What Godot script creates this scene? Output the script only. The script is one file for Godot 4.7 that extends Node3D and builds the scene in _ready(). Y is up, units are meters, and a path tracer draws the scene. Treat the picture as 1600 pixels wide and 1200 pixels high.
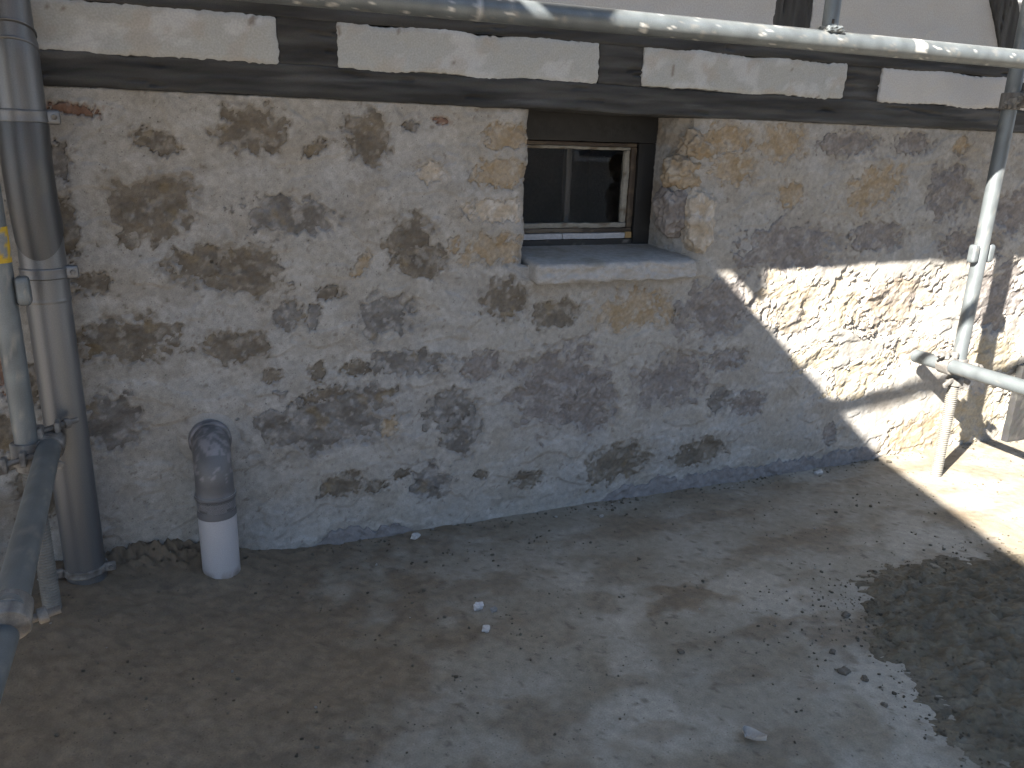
extends Node3D
# A rubble-stone cellar wall under a half-timbered house, behind scaffolding. y up, wall face in the plane z = 0, metres.

const SUN := Vector3(2.03, -1.48, -1.0)          # the way sunlight travels
const WX0 := -0.62; const WX1 := 4.06; const WY0 := -0.08; const WY1 := 1.462; const CELL := 0.005
const HOLE_L := 1.11; const HOLE_R := 1.75; const HOLE_B := 0.935

var n1 := FastNoiseLite.new()
var n2 := FastNoiseLite.new()
var n3 := FastNoiseLite.new()
var ridged := FastNoiseLite.new()
var facets := FastNoiseLite.new()
var rng := RandomNumberGenerator.new()
var names := {}
var tex_grain: Texture2D
var tex_bump: Texture2D
var tex_speck: Texture2D
var stones := []
var m_plaster: StandardMaterial3D
var m_stone: StandardMaterial3D
var m_ground: StandardMaterial3D
var m_wood: StandardMaterial3D
var m_panel: StandardMaterial3D
var m_galv: StandardMaterial3D
var m_zinc: StandardMaterial3D
var m_grey_plastic: StandardMaterial3D
var m_white_plastic: StandardMaterial3D
var m_rust: StandardMaterial3D
var m_dark: StandardMaterial3D
var m_paint: StandardMaterial3D
var m_board: StandardMaterial3D
var m_soil: StandardMaterial3D


func _ready() -> void:
	# ---- camera, sky, sun, exposure
	var cam := Camera3D.new()
	cam.name = "camera"
	add_child(cam)
	cam.transform = Transform3D(Basis(Vector3(0.923, 0.031, 0.385), Vector3(0.085, 0.956, -0.281), Vector3(-0.376, 0.293, 0.879)).orthonormalized(), Vector3(0, 1.346, 2.5))
	cam.fov = 51.1
	cam.near = 0.02
	cam.far = 500.0
	cam.current = true
	var we := WorldEnvironment.new()
	we.name = "environment"
	var env := Environment.new()
	var sky := Sky.new()
	var psm := ProceduralSkyMaterial.new()
	psm.sky_top_color = Color(0.37, 0.46, 0.58)
	psm.sky_horizon_color = Color(0.66, 0.715, 0.765)
	psm.sky_curve = 0.12
	psm.ground_bottom_color = Color(0.25, 0.22, 0.19)
	psm.ground_horizon_color = Color(0.45, 0.45, 0.44)
	psm.sun_angle_max = 1.0
	sky.sky_material = psm
	env.sky = sky
	env.background_mode = Environment.BG_SKY
	env.background_energy_multiplier = 0.50
	env.tonemap_mode = Environment.TONE_MAPPER_LINEAR
	env.tonemap_exposure = 9.2
	env.sdfgi_enabled = true
	env.ssao_enabled = true
	env.ssil_enabled = true
	we.environment = env
	add_child(we)
	var sun := DirectionalLight3D.new()
	sun.name = "sun"
	add_child(sun)
	sun.look_at_from_position(Vector3.ZERO, SUN, Vector3.UP)
	sun.light_energy = 1.4
	sun.light_color = Color(1.0, 0.965, 0.915)
	sun.light_angular_distance = 0.65
	sun.shadow_enabled = true

	rng.seed = 7
	for k in 4:
		var n: FastNoiseLite = [n1, n2, n3, ridged][k]
		n.seed = 11 + k * 7
		n.frequency = 1.0
		n.noise_type = FastNoiseLite.TYPE_SIMPLEX_SMOOTH
		n.fractal_type = FastNoiseLite.FRACTAL_FBM
		n.fractal_octaves = [2, 3, 5, 4][k]
	ridged.fractal_type = FastNoiseLite.FRACTAL_RIDGED
	facets.seed = 77
	facets.frequency = 1.0
	facets.noise_type = FastNoiseLite.TYPE_CELLULAR
	facets.cellular_return_type = FastNoiseLite.RETURN_CELL_VALUE
	facets.domain_warp_enabled = true
	facets.domain_warp_amplitude = 0.25
	facets.domain_warp_frequency = 1.2
	make_materials()

	build_ground()
	build_house()
	build_scaffold()
	build_pipes()
	build_small_things()
	build_neighbour()


# ------------------------------------------------------------------ names and tags
func numbered(called: String) -> String:
	var k: int = names.get(called, 0)
	names[called] = k + 1
	return called if k == 0 else "%s_%03d" % [called, k]

func tag(o: Node, label: String, category: String, group := "") -> Node:
	o.set_meta("label", label)
	o.set_meta("category", category)
	if group != "":
		o.set_meta("group", group)
	return o

func thing(called: String, label: String, category: String, at := Vector3.ZERO, group := "") -> Node3D:
	var o := Node3D.new()
	o.name = numbered(called)
	add_child(o)
	o.position = at
	tag(o, label, category, group)
	return o

func obj(called: String, mesh: Mesh, m: Material, parent: Node = self) -> MeshInstance3D:
	var o := MeshInstance3D.new()
	o.name = numbered(called) if parent == self else called
	o.mesh = mesh
	o.material_override = m
	parent.add_child(o, true)
	return o

# parts are modelled in world metres; this takes a thing's own place off them
func part(called: String, mesh: Mesh, m: Material, parent: Node3D) -> MeshInstance3D:
	var o := obj(called, mesh, m, parent)
	var off := Vector3.ZERO
	var p: Node = parent
	while p is Node3D and p != self:
		off += (p as Node3D).position
		p = p.get_parent()
	o.position = -off
	return o


# ------------------------------------------------------------------ materials
func make_materials() -> void:
	# fine grain: value noise plus dark pits, one picture for colour and one for relief
	var size := 1024
	var f := FastNoiseLite.new()
	f.seed = 5; f.frequency = 0.11; f.fractal_octaves = 4; f.noise_type = FastNoiseLite.TYPE_SIMPLEX_SMOOTH
	var a: PackedByteArray = f.get_seamless_image(size, size, false, false, 0.1).get_data()
	f.seed = 9; f.frequency = 0.02
	var b: PackedByteArray = f.get_seamless_image(size, size, false, false, 0.1).get_data()
	var col := PackedByteArray(); col.resize(size * size)
	var bmp := PackedByteArray(); bmp.resize(size * size)
	for i in size * size:
		col[i] = clampi(226 + (a[i] - 128) / 6 + (b[i] - 128) / 7, 0, 255)
		bmp[i] = clampi(128 + (a[i] - 128) / 2 + (b[i] - 128) / 2, 0, 255)
	for k in 900:
		var cx := rng.randi() % size; var cy := rng.randi() % size
		var r := rng.randf_range(0.8, 3.2)
		if rng.randf() < 0.06: r *= 2.0
		var sx := rng.randf_range(0.6, 1.6)
		var dark := rng.randf_range(40, 110)
		var pale := rng.randf() < 0.25
		for dy in range(-8, 9):
			for dx in range(-8, 9):
				var d := sqrt(dx * dx * sx + dy * dy / sx) / r
				if d < 1.0:
					var at := posmod(cy + dy, size) * size + posmod(cx + dx, size)
					col[at] = clampi(int(col[at] + (25.0 if pale else -dark) * (1.0 - d * d)), 0, 255)
					bmp[at] = clampi(int(bmp[at] + (60.0 if pale else -90.0) * (1.0 - d * d)), 0, 255)
	tex_speck = picture(size, col)
	tex_bump = picture(size, bmp)
	f.seed = 21; f.frequency = 0.16
	var g: PackedByteArray = f.get_seamless_image(512, 512, false, false, 0.1).get_data()
	for i in g.size():
		g[i] = clampi(232 + (g[i] - 128) / 7, 0, 255)
	tex_grain = picture(512, g)
	m_plaster = mat("lime_plaster", Color.WHITE, 0.95, 0.0, tex_speck, tex_bump, 0.13, 1.6)
	m_stone = mat("rubble_stone", Color.WHITE, 0.9, 0.0, tex_speck, tex_bump, 0.16, 2.3)
	m_ground = mat("concrete_and_dirt", Color.WHITE, 0.93, 0.0, tex_speck, tex_bump, 0.09, 1.3)
	m_soil = mat("damp_soil", Color.WHITE, 0.97, 0.0, tex_speck, tex_bump, 0.5, 2.9)
	m_wood = mat("black_tarred_timber", Color.WHITE, 0.8, 0.0, tex_grain, tex_bump, 0.15, 2.0)
	m_panel = mat("white_limewash", Color.WHITE, 0.92, 0.0, tex_grain, tex_bump, 0.05, 1.7)
	m_galv = mat("galvanised_steel", Color.WHITE, 0.48, 0.4, tex_grain, tex_bump, 0.03, 3.0)
	m_zinc = mat("zinc_sheet", Color.WHITE, 0.45, 0.7, tex_grain, null, 0.0, 3.0)
	m_grey_plastic = mat("grey_pipe_plastic", Color.WHITE, 0.5, 0.0, tex_grain, tex_bump, 0.03, 3.0)
	m_white_plastic = mat("white_pipe_plastic", Color.WHITE, 0.38, 0.0, tex_grain, null, 0.0, 3.0)
	m_rust = mat("mortar_crusted_steel", Color.WHITE, 0.8, 0.25, tex_speck, tex_bump, 0.2, 4.0)
	m_dark = mat("dark_painted_wood", Color.WHITE, 0.6, 0.0, tex_grain, tex_bump, 0.08, 2.0)
	m_paint = mat("old_cream_paint", Color.WHITE, 0.75, 0.0, tex_speck, tex_bump, 0.06, 3.0)
	m_board = mat("raw_planks", Color.WHITE, 0.85, 0.0, tex_grain, tex_bump, 0.1, 2.0)

func picture(size: int, bytes: PackedByteArray) -> ImageTexture:
	var im := Image.create_from_data(size, size, false, Image.FORMAT_L8, bytes)
	im.convert(Image.FORMAT_RGB8)
	return ImageTexture.create_from_image(im)

func mat(called: String, c: Color, rough: float, metal: float, tex: Texture2D, bump: Texture2D, relief: float, scale: float) -> StandardMaterial3D:
	var m := StandardMaterial3D.new()
	m.resource_name = called
	m.albedo_color = c
	m.vertex_color_use_as_albedo = true
	m.roughness = rough
	m.metallic = metal
	m.albedo_texture = tex
	if bump:
		m.heightmap_enabled = true
		m.heightmap_texture = bump
		m.heightmap_scale = relief
	m.uv1_triplanar = true
	m.uv1_scale = Vector3.ONE * scale
	return m


# ------------------------------------------------------------------ shapes
# a grid of nu x nv points, row by row, as one smooth mesh; skip marks cells left out
func grid(nu: int, nv: int, pos: PackedVector3Array, col: PackedColorArray, skip := PackedByteArray(), flip := false) -> ArrayMesh:
	var nor := PackedVector3Array(); nor.resize(pos.size())
	for j in nv:
		var up := mini(j + 1, nv - 1) * nu; var down := maxi(j - 1, 0) * nu
		for i in nu:
			var du := pos[j * nu + mini(i + 1, nu - 1)] - pos[j * nu + maxi(i - 1, 0)]
			var dv := pos[up + i] - pos[down + i]
			var n := du.cross(dv).normalized()
			nor[j * nu + i] = -n if flip else n
	var idx := PackedInt32Array()
	var some := skip.size() > 0
	for j in nv - 1:
		for i in nu - 1:
			if some and skip[j * nu + i]:
				continue
			var a := j * nu + i
			if flip:
				idx.append_array([a, a + 1, a + nu + 1, a, a + nu + 1, a + nu])
			else:
				idx.append_array([a, a + nu + 1, a + 1, a, a + nu, a + nu + 1])
	return pack(pos, nor, col, idx)

func pack(pos: PackedVector3Array, nor: PackedVector3Array, col: PackedColorArray, idx: PackedInt32Array) -> ArrayMesh:
	var arr := []
	arr.resize(Mesh.ARRAY_MAX)
	arr[Mesh.ARRAY_VERTEX] = pos
	arr[Mesh.ARRAY_NORMAL] = nor
	arr[Mesh.ARRAY_COLOR] = col
	arr[Mesh.ARRAY_INDEX] = idx
	var am := ArrayMesh.new()
	am.add_surface_from_arrays(Mesh.PRIMITIVE_TRIANGLES, arr)
	return am

# joins several meshes into one part
func join(parts: Array) -> ArrayMesh:
	var st := SurfaceTool.new()
	st.begin(Mesh.PRIMITIVE_TRIANGLES)
	for m in parts:
		st.append_from(m, 0, Transform3D.IDENTITY)
	return st.commit()

# a box with rounded edges and uneven faces; shape(p) may move a point, tint(p) colours it
func block(center: Vector3, size: Vector3, seg: Vector3i, bevel: float, shape, tint: Callable, turn := Basis.IDENTITY) -> ArrayMesh:
	var pos := PackedVector3Array(); var nor := PackedVector3Array(); var col := PackedColorArray(); var idx := PackedInt32Array()
	var h := size / 2.0
	var inner := h - Vector3.ONE * bevel
	var s := [seg.x, seg.y, seg.z]
	for axis in 3:
		var u := (axis + 1) % 3; var v := (axis + 2) % 3
		for side in [-1.0, 1.0]:
			var base := pos.size()
			var nu: int = s[u] + 1; var nv: int = s[v] + 1
			for j in nv:
				for i in nu:
					var p := Vector3.ZERO
					p[axis] = side * h[axis]
					p[u] = spread(float(i) / s[u], h[u], bevel)
					p[v] = spread(float(j) / s[v], h[v], bevel)
					var q := p.clamp(-inner, inner)
					var d := p - q
					if d.length() > 1e-6: p = q + d.normalized() * bevel
					var w := center + turn * p
					pos.append(shape.call(w) if shape != null else w)
					col.append(tint.call(w))
			for j in nv:
				for i in nu:
					var du := pos[base + j * nu + mini(i + 1, nu - 1)] - pos[base + j * nu + maxi(i - 1, 0)]
					var dv := pos[base + mini(j + 1, nv - 1) * nu + i] - pos[base + maxi(j - 1, 0) * nu + i]
					nor.append(du.cross(dv).normalized() * side)
			for j in nv - 1:
				for i in nu - 1:
					var a := base + j * nu + i
					if side > 0: idx.append_array([a, a + nu + 1, a + 1, a, a + nu, a + nu + 1])
					else: idx.append_array([a, a + 1, a + nu + 1, a, a + nu + 1, a + nu])
	return pack(pos, nor, col, idx)

# spreads points over an edge so that some always fall in the bevel
func spread(t: float, half: float, bevel: float) -> float:
	var x := (t * 2.0 - 1.0) * half
	return x if half - absf(x) > bevel * 0.5 or t == 0.0 or t == 1.0 else signf(x) * (half - bevel * 0.45)

# a tube along a path with one radius per point; hollow ends if wall > 0
func sweep(path: PackedVector3Array, radii: PackedFloat32Array, around: int, tint: Callable, wall := 0.0) -> ArrayMesh:
	var n := path.size()
	var rings := n + (2 if wall > 0 else 0)
	var pos := PackedVector3Array(); var nor := PackedVector3Array(); var col := PackedColorArray(); var idx := PackedInt32Array()
	var t := (path[1] - path[0]).normalized()
	var side := t.cross(Vector3.UP if absf(t.y) < 0.9 else Vector3.RIGHT).normalized()
	for k in n:
		var t2 := (path[mini(k + 1, n - 1)] - path[maxi(k - 1, 0)]).normalized()
		side = (side - t2 * side.dot(t2)).normalized()
		var other := t2.cross(side)
		var slope := 0.0
		var span := (path[mini(k + 1, n - 1)] - path[maxi(k - 1, 0)]).length()
		if span > 1e-6: slope = (radii[mini(k + 1, n - 1)] - radii[maxi(k - 1, 0)]) / span
		for i in around + 1:
			var a := TAU * i / around
			var d := side * cos(a) + other * sin(a)
			var w := path[k] + d * radii[k]
			pos.append(w); nor.append((d - t2 * clampf(slope, -2, 2)).normalized()); col.append(tint.call(w))
	for k in n - 1:
		for i in around:
			var a := k * (around + 1) + i
			idx.append_array([a, a + around + 2, a + 1, a, a + around + 1, a + around + 2])
	for e in 2:   # end rings, and a short way down the inside
		var k := 0 if e == 0 else n - 1
		var t3 := (path[1] - path[0]).normalized() if e == 0 else (path[n - 1] - path[n - 2]).normalized()
		var out := -t3 if e == 0 else t3
		var base := pos.size()
		for ring in (3 if wall > 0 else 2):
			for i in around + 1:
				var w := pos[k * (around + 1) + i]
				var d := w - path[k]
				var r := d.length()
				if ring == 1: w = path[k] + d / maxf(r, 1e-6) * (maxf(r - wall, 0.0) if wall > 0 else 0.0)
				if ring == 2: w = path[k] + d / maxf(r, 1e-6) * maxf(r - wall, 0.0) - out * 0.12
				pos.append(w); nor.append(out if ring < 2 else -d.normalized()); col.append(tint.call(w))
		for ring in (2 if wall > 0 else 1):
			for i in around:
				var a := base + ring * (around + 1) + i
				if e == 0: idx.append_array([a, a + 1, a + around + 2, a, a + around + 2, a + around + 1])
				else: idx.append_array([a, a + around + 2, a + 1, a, a + around + 1, a + around + 2])
	return pack(pos, nor, col, idx)

func line(a: Vector3, b: Vector3, step: float) -> PackedVector3Array:
	var n := maxi(2, int(a.distance_to(b) / step) + 1)
	var out := PackedVector3Array()
	for i in n: out.append(a.lerp(b, float(i) / (n - 1)))
	return out

func rod(a: Vector3, b: Vector3, r: float, tint: Callable, around := 24, wall := 0.0, step := 0.02) -> ArrayMesh:
	var path := line(a, b, step)
	var radii := PackedFloat32Array(); radii.resize(path.size()); radii.fill(r)
	return sweep(path, radii, around, tint, wall)

# a lathed profile: pairs (distance along a->b, radius)
func turned(a: Vector3, dir: Vector3, profile: PackedVector2Array, tint: Callable, around := 28) -> ArrayMesh:
	var path := PackedVector3Array(); var radii := PackedFloat32Array()
	for p in profile:
		path.append(a + dir * p.x); radii.append(p.y)
	return sweep(path, radii, around, tint)

func shade_free(c: Color, spread_: float, freq: float, second: Color, amount: float) -> Callable:
	return func(p: Vector3) -> Color:
		var k := n2.get_noise_3d(p.x * freq, p.y * freq, p.z * freq)
		var m := clampf((n3.get_noise_3d(p.x * freq * 0.6 + 9.0, p.y * freq * 0.6, p.z * freq * 0.6) + amount) * 3.0, 0.0, 1.0)
		var r := c.lerp(second, m)
		return r * (1.0 + k * spread_)

func galv(p: Vector3) -> Color:
	var base := Color(0.140, 0.160, 0.172)
	var k := n3.get_noise_3d(p.x * 14.0, p.y * 14.0, p.z * 14.0)
	base = base * (1.0 + 0.35 * k)
	var crust := smoothstep(0.30, 0.42, n3.get_noise_3d(p.x * 24.0 + 40.0, p.y * 24.0, p.z * 24.0))
	return base.lerp(Color(0.24, 0.24, 0.228), crust * 0.65)

func zinc(p: Vector3) -> Color:
	var k := n2.get_noise_3d(p.x * 9.0, p.y * 3.0, p.z * 9.0)
	var c := Color(0.170, 0.180, 0.194) * (1.0 + 0.3 * k)
	return c.lerp(Color(0.22, 0.22, 0.215), 0.6 * smoothstep(0.2, 0.45, n3.get_noise_3d(p.x * 16.0, p.y * 7.0, p.z * 16.0)))

func zinc_dull(p: Vector3) -> Color:
	return zinc(p) * 0.55

func rusty(p: Vector3) -> Color:
	var k := n3.get_noise_3d(p.x * 30.0, p.y * 30.0, p.z * 30.0)
	return Color(0.155, 0.152, 0.146).lerp(Color(0.095, 0.083, 0.073), clampf(k * 2.0, 0, 1)).lerp(Color(0.30, 0.29, 0.27), clampf(-k * 2.2, 0, 1))


# ------------------------------------------------------------------ the ground
func ground_y(x: float, z: float) -> float:
	var y := 0.085 * exp(-pow((x + 0.42) / 0.36, 2.0)) * exp(-pow(z / 0.55, 2.0))
	y += 0.03 * exp(-pow((x - 0.02) / 0.22, 2.0)) * exp(-pow(z / 0.10, 2.0))
	y += 0.010 * n2.get_noise_2d(x * 0.9, z * 0.9) * smoothstep(0.0, 0.5, z)
	y += 0.0022 * n3.get_noise_2d(x * 7.0, z * 7.0)
	y += 0.024 * exp(-pow((x - 0.06) / 0.095, 2.0) - pow((z - 0.13) / 0.085, 2.0))
	y += 0.035 * exp(-pow((x + 0.12) / 0.17, 2.0)) * exp(-pow(maxf(z, 0.0) / 0.055, 2.0)) * (1.0 + 1.8 * n3.get_noise_2d(x * 26.0, z * 26.0))
	var dirt := ground_dirt(x, z)
	y += dirt * (0.003 + 0.0045 * n3.get_noise_2d(x * 22.0 + 5.0, z * 22.0))
	return y

func blob(x: float, z: float, cx: float, cz: float, rx: float, rz: float) -> float:
	var d := sqrt(pow((x - cx) / rx, 2.0) + pow((z - cz) / rz, 2.0))
	return 1.0 - d + 0.7 * n3.get_noise_2d(x * 7.0, z * 9.0)

func ground_dirt(x: float, z: float) -> float:
	# loose earth lies along the foot of the wall on the left and in trodden patches
	var left := 0.80 - 0.85 * x - 0.10 * z + 0.42 * n2.get_noise_2d(x * 2.2 + 3.0, z * 2.2) + 0.28 * n3.get_noise_2d(x * 9.0, z * 9.0)
	var d := smoothstep(0.0, 0.45, left)
	d = maxf(d, smoothstep(0.05, 0.5, blob(x, z, 1.39, 0.69, 0.20, 0.10)))
	d = maxf(d, 0.8 * smoothstep(0.05, 0.5, blob(x, z, 1.50, 0.92, 0.22, 0.05)))
	d = maxf(d, 0.8 * smoothstep(0.05, 0.6, blob(x, z, 1.95, 0.52, 0.40, 0.10)))
	d = maxf(d, 0.7 * smoothstep(0.05, 0.6, blob(x, z, 1.60, 0.26, 0.50, 0.07)))
	d = maxf(d, 0.7 * smoothstep(0.0, 0.5, blob(x, z, 0.78, 0.42, 0.30, 0.06)))
	d = maxf(d, 0.7 * smoothstep(0.0, 0.6, blob(x, z, 0.72, 1.05, 0.16, 0.12)))
	d = maxf(d, 0.9 * smoothstep(0.0, 0.6, blob(x, z, 1.72, 1.02, 0.22, 0.14)))
	d = maxf(d, 0.6 * smoothstep(0.0, 0.6, blob(x, z, 1.20, 1.32, 0.20, 0.10)))
	d = maxf(d, 0.55 * smoothstep(0.12, 0.4, n3.get_noise_2d(x * 3.1 + 20.0, z * 5.0)))
	return d

func ground_color(x: float, z: float) -> Color:
	var k := n3.get_noise_2d(x * 2.6 + 1.0, z * 3.4)
	var fine := n3.get_noise_2d(x * 30.0, z * 30.0)
	var c := Color(0.215, 0.202, 0.180).lerp(Color(0.255, 0.246, 0.230), clampf(k * 2.2 + 0.3, 0.0, 1.0))
	c = c.lerp(Color(0.185, 0.163, 0.132), clampf(n2.get_noise_2d(x * 1.5 + 30.0, z * 2.4) * 2.0, 0.0, 0.8))
	# pale cement film in long wiped patches
	var film := smoothstep(0.10, 0.4, n3.get_noise_2d(x * 1.7 + z * 1.1 + 50.0, z * 1.3 - x * 0.6))
	c = c.lerp(Color(0.325, 0.315, 0.298), film * 0.6)
	var d := ground_dirt(x, z)
	var earth := Color(0.165, 0.133, 0.100).lerp(Color(0.122, 0.099, 0.075), clampf(0.5 + n3.get_noise_2d(x * 12.0, z * 12.0) * 1.6, 0, 1))
	c = c.lerp(earth, d * 0.88)
	# small stains and crumbs trodden flat
	var spots := smoothstep(0.42, 0.52, n3.get_noise_2d(x * 17.0 + 70.0, z * 17.0))
	c = c.lerp(Color(0.10, 0.085, 0.07), spots * 0.65)
	return c * Color(1.06, 1.0, 0.89) * (1.0 + 0.10 * fine)

func steps_out(lo: float, hi: float, step: float, far: float) -> PackedFloat32Array:
	var out := PackedFloat32Array()
	var before := []
	var s := step; var v := lo
	while v > -far:
		s *= 1.3; v -= s; before.append(v)
	before.reverse()
	for b in before: out.append(b)
	v = lo
	while v < hi:
		out.append(v); v += step
	s = step
	while v < far:
		out.append(v); s *= 1.3; v += s
	return out

func build_ground() -> void:
	var xs := steps_out(-0.8, 4.2, 0.009, 90.0)
	var zs := steps_out(-0.06, 1.75, 0.009, 90.0)
	var pos := PackedVector3Array(); var col := PackedColorArray()
	for z in zs:
		for x in xs:
			pos.append(Vector3(x, ground_y(x, z) if absf(x) < 12.0 and absf(z) < 12.0 else 0.0, z))
			col.append(ground_color(x, z))
	var g := obj("ground", grid(xs.size(), zs.size(), pos, col, PackedByteArray(), true), m_ground)
	g.set_meta("kind", "structure")


# ------------------------------------------------------------------ the wall
func wall_z(x: float, y: float) -> float:
	var rough := 1.0 + 0.15 * smoothstep(1.95, 2.35, x)
	var z := 0.010 * n1.get_noise_2d(x * 1.4, y * 1.4)
	z += rough * (0.0060 * n2.get_noise_2d(x * 5.0, y * 5.0) + 0.0017 * n3.get_noise_2d(x * 17.0, y * 17.0))
	z += rough * 0.0009 * n2.get_noise_2d(x * 70.0, y * 70.0)
	# trowel ledges
	z += 0.004 * smoothstep(0.1, 0.16, n2.get_noise_2d(x * 3.5 + 60.0, y * 6.0))
	var top := y + 0.004 * n3.get_noise_2d(x * 30.0, 3.0)
	z -= 0.05 * smoothstep(1.4405, 1.450, top)
	if y > HOLE_B and x > HOLE_R - 0.01 and x < HOLE_R + 0.07:
		z -= 0.045 * pow(1.0 - clampf((x - HOLE_R) / 0.07, 0.0, 1.0), 2.0)
	if y > HOLE_B and x > HOLE_L - 0.05 and x < HOLE_L + 0.01:
		z -= 0.030 * pow(clampf((x - HOLE_L + 0.05) / 0.05, 0.0, 1.0), 2.5)
	return z

func edge_left(y: float) -> float:
	return 0.006 * n2.get_noise_2d(y * 9.0, 40.0) + 0.008 * n2.get_noise_2d(y * 4.0, 80.0) - 0.008 * smoothstep(1.04, 0.99, y)

func edge_right(y: float) -> float:
	return 0.012 * n3.get_noise_2d(y * 7.0, 140.0) - 0.05 * smoothstep(1.36, 1.25, y) * smoothstep(1.0, 1.1, y) + 0.012

func stone(kind: String, cx: float, cy: float, rx: float, ry: float, turn: float) -> void:
	stones.append([kind, cx, cy, rx, ry, deg_to_rad(turn)])

func stone_mask(s: Array, x: float, y: float) -> float:
	var dx: float = x - s[1]; var dy: float = y - s[2]
	var ca := cos(s[5]); var sa := sin(s[5])
	var u: float = absf(dx * ca + dy * sa) / s[3]
	var v: float = absf(-dx * sa + dy * ca) / s[4]
	var d := pow(pow(u, 2.6) + pow(v, 2.6), 1.0 / 2.6)
	var f: float = clampf(0.85 / minf(s[3], s[4]), 9.0, 60.0)
	return 1.05 - d + 0.62 * n2.get_noise_2d(x * f + s[1] * 37.0, y * f) + 0.50 * n3.get_noise_2d(x * f * 2.6, y * f * 2.6 + s[2] * 29.0)

const STONE_COLORS := {
	"b": [Color(0.170, 0.147, 0.117), Color(0.122, 0.105, 0.083), Color(0.26, 0.24, 0.21)],
	"g": [Color(0.195, 0.187, 0.178), Color(0.125, 0.116, 0.105), Color(0.31, 0.30, 0.288)],
	"o": [Color(0.320, 0.268, 0.200), Color(0.275, 0.212, 0.135), Color(0.37, 0.345, 0.30)],
	"p": [Color(0.218, 0.200, 0.188), Color(0.168, 0.153, 0.146), Color(0.29, 0.28, 0.275)],
	"w": [Color(0.420, 0.385, 0.335), Color(0.360, 0.310, 0.240), Color(0.48, 0.46, 0.43)],
	"r": [Color(0.230, 0.135, 0.092), Color(0.175, 0.105, 0.078), Color(0.33, 0.27, 0.22)],
	"l": [Color(0.340, 0.312, 0.275), Color(0.320, 0.278, 0.222), Color(0.31, 0.285, 0.275)],
}

func stone_color(s: Array, x: float, y: float, m: float) -> Color:
	var c: Array = STONE_COLORS[s[0]]
	var a := clampf(0.5 + 1.6 * n3.get_noise_2d(x * 9.0 + s[1] * 30.0, y * 13.0), 0.0, 1.0)
	var r: Color = (c[0] as Color).lerp(c[1], a)
	# smears of lime left on the face
	var smear := smoothstep(0.17, 0.36, n3.get_noise_2d(x * 15.0, y * 15.0 + s[2] * 20.0) + 0.10 * (0.3 - m))
	r = r.lerp(c[2], smear * 0.7)
	r = r.lerp(plaster_color(x, y), 0.28 * smoothstep(0.16, 0.0, m + 0.5 * n3.get_noise_2d(x * 20.0 + 60.0, y * 20.0)))
	# some stones carry an ochre vein
	if s[0] == "b" or s[0] == "g":
		r = r.lerp(Color(0.20, 0.155, 0.09), 0.5 * smoothstep(0.36, 0.55, n2.get_noise_2d(x * 8.0 + 90.0, y * 8.0)))
	if s[0] == "l":   # no two of the pale stones are the same colour
		r = r * (0.80 + 0.30 * absf(sin(s[1] * 91.0 + s[2] * 53.0))) * Color(1.0, 0.97 + 0.03 * sin(s[1] * 47.0), 0.97 + 0.07 * sin(s[1] * 71.0))
	return r * (1.0 + 0.24 * n2.get_noise_2d(x * 60.0, y * 60.0))

func plaster_color(x: float, y: float) -> Color:
	var k := n3.get_noise_2d(x * 2.1, y * 2.1 + 7.0)
	var c := Color(0.318, 0.303, 0.274).lerp(Color(0.312, 0.307, 0.294), clampf(0.5 + k * 1.8, 0, 1))
	c = c.lerp(Color(0.265, 0.243, 0.210), clampf(n2.get_noise_2d(x * 4.0 + 33.0, y * 6.0) * 1.5, 0.0, 0.6))
	# thin white lime wiped over the grey coat
	var lime := smoothstep(0.13, 0.33, n3.get_noise_2d(x * 6.0 + 12.0, y * 9.0))
	c = c.lerp(Color(0.385, 0.376, 0.356), lime * 0.55)
	var pock := smoothstep(0.46, 0.54, n3.get_noise_2d(x * 23.0 + 5.0, y * 23.0))
	c = c.lerp(Color(0.17, 0.145, 0.12), pock * 0.7)
	return c * (1.0 + 0.14 * n2.get_noise_2d(x * 45.0, y * 45.0))

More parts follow.
